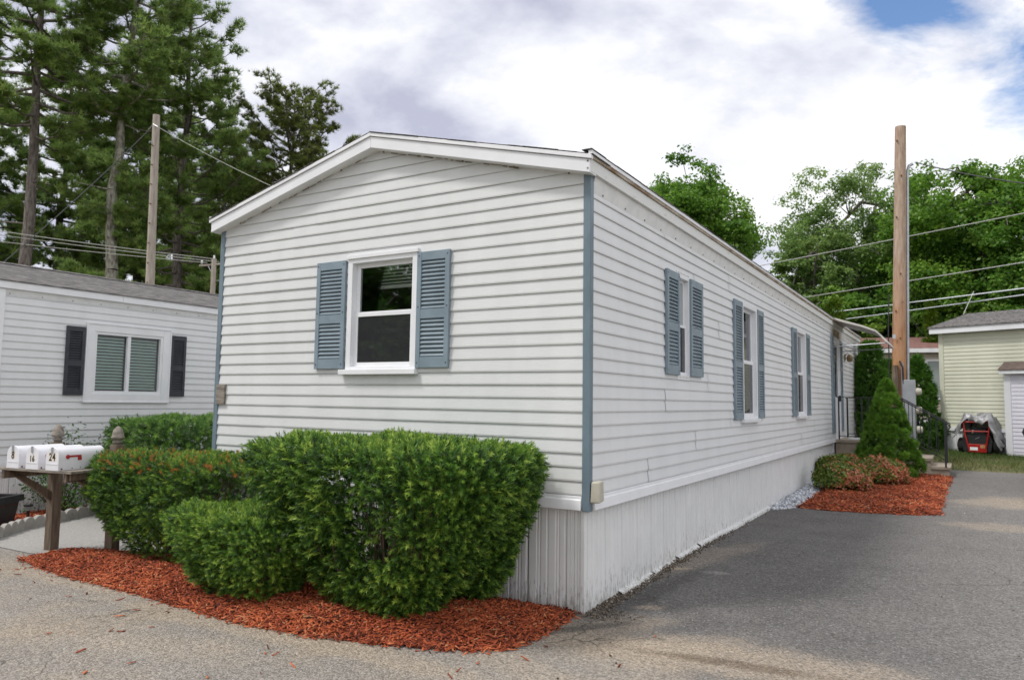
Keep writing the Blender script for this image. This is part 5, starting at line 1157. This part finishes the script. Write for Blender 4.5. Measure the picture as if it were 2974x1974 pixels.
def tree_at(xv, yv, d): p = at_d(xv, yv, d); g = gzf(p.x, p.y); return (p.x, p.y, g), p.z - g
loc, h = tree_at(1600, 350, 27); leafy('maple_tree', 'bright green tree with a pointed crown rising directly behind the long roof', loc, h * .95, 2.4, 101, 'leaf3', .42, 165, 52000, .12, point=.5)
loc, h = tree_at(1505, 400, 33); leafy('maple_tree', 'dull green treetop just showing over the long roof beside the bright tree', loc, h, 2.0, 102, 'leaf', .5, 80, 22000, .13)
loc, h = tree_at(1985, 385, 35); leafy('locust_tree', 'broad feathery grey-green tree left of the orange pole', loc, h * 1.03, 3.7, 103, 'leaf2', .12, 170, 85000, .125)
loc, h = tree_at(1868, 510, 33); leafy('locust_tree', 'lower feathery tree at the end of the long roof', loc, h * 1.02, 2.1, 109, 'leaf2', .08, 100, 45000, .125)
loc, h = tree_at(2120, 420, 38); leafy('maple_tree', 'dark green maple behind the top of the orange pole', loc, h * 1.0, 3.3, 104, 'leaf', .12, 130, 62000, .15)
loc, h = tree_at(2250, 345, 30); leafy('maple_tree', 'large bright maple above the pale green home', loc, h * 1.04, 3.5, 105, 'leaf3', .15, 150, 80000, .145)
loc, h = tree_at(2420, 470, 28); leafy('maple_tree', 'maple at the edge of the pale green home\'s roof', loc, h * 1.1, 3.6, 106, 'leaf', .15, 150, 65000, .145)
loc, h = tree_at(2140, 620, 31); leafy('maple_tree', 'low dark tree filling the gap behind the beige home', loc, h, 3.6, 107, 'leaf', .02, 110, 34000, .2)
loc, h = tree_at(1930, 640, 31); leafy('maple_tree', 'low dark tree behind the awning and the end of the long roof', loc, h * .95, 2.3, 108, 'leaf', .02, 90, 30000, .17)
loc, h = tree_at(2300, 600, 36); leafy('maple_tree', 'dark backdrop tree between the two bright maples', loc, h, 4.5, 110, 'leaf', .02, 110, 34000, .22)

def pine_mesh(seed, H, base, R, nb, m, bark, rbase, tuft=.24, wob=.0, name='pine', crown='cone', per=1., dead=4):
    rng = np.random.default_rng(seed); segs = []; ax = []
    zs = np.linspace(0, 1, 16); off = np.cumsum(rng.normal(size=(16, 2)) * wob, 0)
    tr = np.column_stack([off, zs * H]); 
    for i in range(15): segs.append((tr[i] - [0, 0, .2 * (i == 0)], tr[i + 1], rbase * (1 - zs[i] * .92), rbase * (1 - zs[i + 1] * .92)))
    T, Dn = [], []
    for k in range(nb):
        t = base + (1 - base) * ((k + rng.uniform(-.4, .4)) / nb); t = min(max(t, base * .9), .985); i = min(int(t * 15), 14); s = tr[i] + (tr[i + 1] - tr[i]) * (t * 15 - i)
        u = (t - base) / (1 - base)
        env = (1 - u) ** .75 * (.62 + .9 * min(u * 3, .42)) if crown == 'cone' else math.sqrt(max(.03, 1 - (2 * u - .9) ** 2 * .9))
        ln = R * max(env, .1) * rng.uniform(.62, 1.15); a = k * 2.399 + rng.uniform(-.5, .5); up = (.05 + .75 * u) if crown == 'cone' else (.25 + .8 * u)
        d = np.array([math.cos(a), math.sin(a), 0]); pts = [s]
        for q in (.3, .6, .85, 1.):
            pts.append(s + d * ln * q + [0, 0, ln * (up * q - .22 * math.sin(q * 2.4) + .16 * q * q)] + rng.normal(size=3) * .05 * ln * q * .4)
        rr = rbase * .22 * (ln / R + .2)
        for q in range(4): segs.append((pts[q], pts[q + 1], rr * (1 - q * .22), rr * (1 - (q + 1) * .22)))
        nbr = max(4, int(ln * 4.2 * per))
        for j in range(nbr):
            f = rng.uniform(.28, 1.) ** .8; q = min(int(np.searchsorted([.3, .6, .85, 1.], f)), 3); e0 = [0, .3, .6, .85][q]; e1 = [.3, .6, .85, 1.][q]; b0 = pts[q] + (pts[q + 1] - pts[q]) * (f - e0) / (e1 - e0)
            sd = (-1) ** j; az = a + sd * rng.uniform(.3, 1.15); l2 = ln * rng.uniform(.16, .34) * (1.15 - .5 * f) + .15; dd = np.array([math.cos(az), math.sin(az), rng.uniform(.0, .5)]); b1 = b0 + dd * l2
            segs.append((b0, b1, .018, .007))
            nt = max(3, int(l2 * 9 * per))
            for g in range(nt):
                T.append(b0 + (b1 - b0) * rng.uniform(.25, 1.05) + rng.normal(size=3) * [.09, .09, .05]); Dn.append(dd * .6 + [0, 0, .75] + rng.normal(size=3) * .35)
    for k in range(dead):
        t = rng.uniform(base * .35, base * .95); i = int(t * 15); s = tr[i]; a = rng.uniform(0, 6.28); e = s + np.array([math.cos(a), math.sin(a), rng.uniform(-.15, .5)]) * rng.uniform(.8, 2.2); segs.append((s, e, .05, .012))
    V, F = tubes_np(segs, 6); T = np.array(T); Dn = np.array(Dn); n = len(T)
    # needle tuft template
    r2 = random.Random(seed); tv = []; tf = []
    for k in range(11):
        a = k * 2.4; el = r2.uniform(.15, 1.2); o_ = np.array([math.cos(a) * math.cos(el), math.sin(a) * math.cos(el), math.sin(el)]); sdv = np.cross(o_, [.3, .2, 1.]); sdv /= np.linalg.norm(sdv); b = len(tv); tv += [-sdv * .07, sdv * .07, o_ * r2.uniform(.8, 1.1)]; tf.append((b, b + 1, b + 2))
    NV, NF = scatter(np.array(tv), np.array(tf), T, rand_rot(rng, Dn, n), rng.uniform(.7, 1.3, n) * tuft)
    ti = np.clip(rng.normal(.48, .2, n), 0, 1)
    return (V, F), (NV, NF, np.repeat(ti, len(tv)))
def pine(name, label, loc, rz, data, m, bark, group, scale=1.):
    o = thing(name, label, 'pine tree', loc, rz, group); (V, F), (NV, NF, ti) = data
    np_mesh('trunk', V, F, bark, o); np_mesh('crown', NV, NF, m, o, ti); o.scale = (scale,) * 3; return o
PG = 'pines beyond the neighbour\'s home'
def pbase(x, d): p = at_d(x, 800, d); return (p.x, p.y, gzf(p.x, p.y))
pA = pine('pine_tree', 'pine with thick straight reddish trunk behind the neighbour\'s roof, nearest the steep cable', pbase(42, 32), 0, pine_mesh(201, 27, .48, 4.8, 78, 'pine', 'bark', .36, .32, .05, per=1.3), 'pine', 'bark', PG)
pB = pine('pine_tree', 'pine with crooked pale lichen-covered trunk next to the pale grey pole', pbase(232, 33), .3, pine_mesh(202, 27, .52, 4.4, 72, 'pine', 'bark_grey', .34, .32, .16, per=1.25), 'pine', 'bark_grey', PG)
pC = pine('pine_tree', 'tall pine whose feathery boughs reach out into the open sky', pbase(400, 37), .3, pine_mesh(203, 24, .14, 5.8, 108, 'pine', 'bark', .33, .32, .05, per=1.3), 'pine', 'bark', PG)
pD = pine('pine_tree', 'round-topped olive pine rising above the gable roof', pbase(650, 40), 0, pine_mesh(204, 18.3, .22, 3.4, 105, 'pine2', 'bark', .34, .26, .05, crown='round', per=1.7), 'pine2', 'bark', PG)
for i, (src, x, d, rz, sc, lab) in enumerate(((pC, 130, 45, 1.3, 1.08, 'shaded pine between the reddish trunk and the lichen-covered trunk'), (pC, 310, 47, 2.6, 1.12, 'shaded pine behind the pale grey pole'), (pC, -110, 41, 4.1, 1.05, 'dark pine beyond the reddish trunk, away from the poles'), (pC, 500, 48, 5.1, .86, 'pine behind the far crossarm pole'), (pC, 420, 56, .8, .95, 'distant pine filling the gap beside the feathery one'), (pD, 560, 50, 2.2, .92, 'smaller olive pine beside the round-topped one'))):
    c = copy_tree(src); c.location = pbase(x, d); c.rotation_euler.z = rz; c.scale = (sc,) * 3; c['label'] = lab; c['group'] = PG
for i, (x, d, h) in enumerate(((60, 44, 5.5), (170, 45, 5.), (280, 43, 5.2), (390, 45, 5.), (480, 42, 5.), (-40, 42, 5.4))):
    loc = pbase(x, d); leafy('understory_tree', ('low leafy tree under the pines behind the reddish trunk', 'low leafy tree under the pines between the two near trunks', 'low leafy tree under the pines behind the pale grey pole', 'low leafy tree under the feathery pine', 'low leafy tree behind the far crossarm pole', 'low leafy tree under the darkest pine')[i], loc, h + 2, 3.2, 300 + i, 'pine', .02, 60, 9000, .26, group='low trees under the pines')
# trees across the road, behind the camera: they show in the window glass and light the scene
for i, (x, y, h, r) in enumerate(((-13, -14, 12, 4.2), (-19, -19, 13, 4.6), (-11.5, -20.5, 11, 4.)))  :
    src = [o for o in bpy.data.objects if str(o.get('label', '')).startswith(('low dark tree', 'dark backdrop'))][i % 3]; c = copy_tree(src); c.location = (x, y, 0); c['label'] = ('maple across the road, opposite the gable window', 'maple across the road, opposite the big shrub', 'maple across the road, opposite the long hedge')[i]; c['group'] = 'maples across the road'

# ------------------------------------------------------------------ parked car, only its wing mirror reaches into the picture
cg = gzf(4.6, 11.5)
car = thing('parked_car', 'dark parked car beside the white shed, only its wing mirror in view', 'car', (4.50, 11.6, cg), 0)
sec = []
ys = [-2.2, -2.05, -1.4, -.75, .1, 1.2, 1.9, 2.2]; hb = [.62, .80, .92, .98, 1.02, 1.02, 1.0, .75]
bd = MB()
pr = []
for yv, hv in zip(ys, hb):
    w_ = .86 if -1.9 < yv < 2. else .72; pr.append([(-w_ * .92, yv, .28), (-w_, yv, .5), (-w_, yv, hv * .85), (-w_ * .9, yv, hv), (w_ * .9, yv, hv), (w_, yv, hv * .85), (w_, yv, .5), (w_ * .92, yv, .28)])
vs = [q for r in pr for q in r]; fs = [(i * 8 + k, i * 8 + (k + 1) % 8, (i + 1) * 8 + (k + 1) % 8, (i + 1) * 8 + k) for i in range(7) for k in range(8)] + [tuple(range(8)), tuple(range(63, 55, -1))]
part('body', bd.add(vs, fs), 'car_paint', car, bevel=.03)
part('cabin', MB().add([(-.80, -.85, .98), (.80, -.85, .98), (.80, 2.0, 1.0), (-.80, 2.0, 1.0), (-.62, -.1, 1.5), (.62, -.1, 1.5), (.62, 1.5, 1.5), (-.62, 1.5, 1.5)], [(0, 1, 5, 4), (1, 2, 6, 5), (2, 3, 7, 6), (3, 0, 4, 7)]), 'car_glass', car)
part('roof', MB().box(-.64, .64, -.14, 1.55, 1.495, 1.54), 'car_paint', car, bevel=.02)
for sx in (-1, 1):
    for yv in (-1.4, 1.4):
        w_ = part('wheel', MB(lambda x, y, z: (z + sx * .78, x + yv, y + .33)).lathe([(.30, -.1), (.33, -.08), (.33, .08), (.30, .1)], (0, 0, 0), 20), 'rubber', car); part('rim', MB(lambda x, y, z: (z + sx * .78, x + yv, y + .33)).lathe([(.2, -.11), (.2, .11)], (0, 0, 0), 14), 'metal', w_)
    mm = part('wing_mirror', MB(lambda x, y, z: (sx * (1.06 + x), -.42 + y, .98 + z)).add([(-.16, .03, -.07), (.12, .03, -.10), (.16, .03, .0), (.13, .03, .085), (-.14, .03, .09), (-.13, -.10, -.05), (.08, -.10, -.07), (.11, -.10, .0), (.09, -.10, .06), (-.11, -.10, .06)], [(0, 1, 2, 3, 4), (9, 8, 7, 6, 5), (0, 5, 6, 1), (1, 6, 7, 2), (2, 7, 8, 3), (3, 8, 9, 4), (4, 9, 5, 0)]), 'black', car, bevel=.02)
    part('mirror_glass', MB(lambda x, y, z: (sx * (1.06 + x), -.42 + y, .98 + z)).box(-.12, .08, -.106, -.1, -.04, .05), 'mirror', mm)
    part('headlight', MB().box(sx * .5 - .15, sx * .5 + .15, -2.23, -2.12, .55, .70), 'white', car)
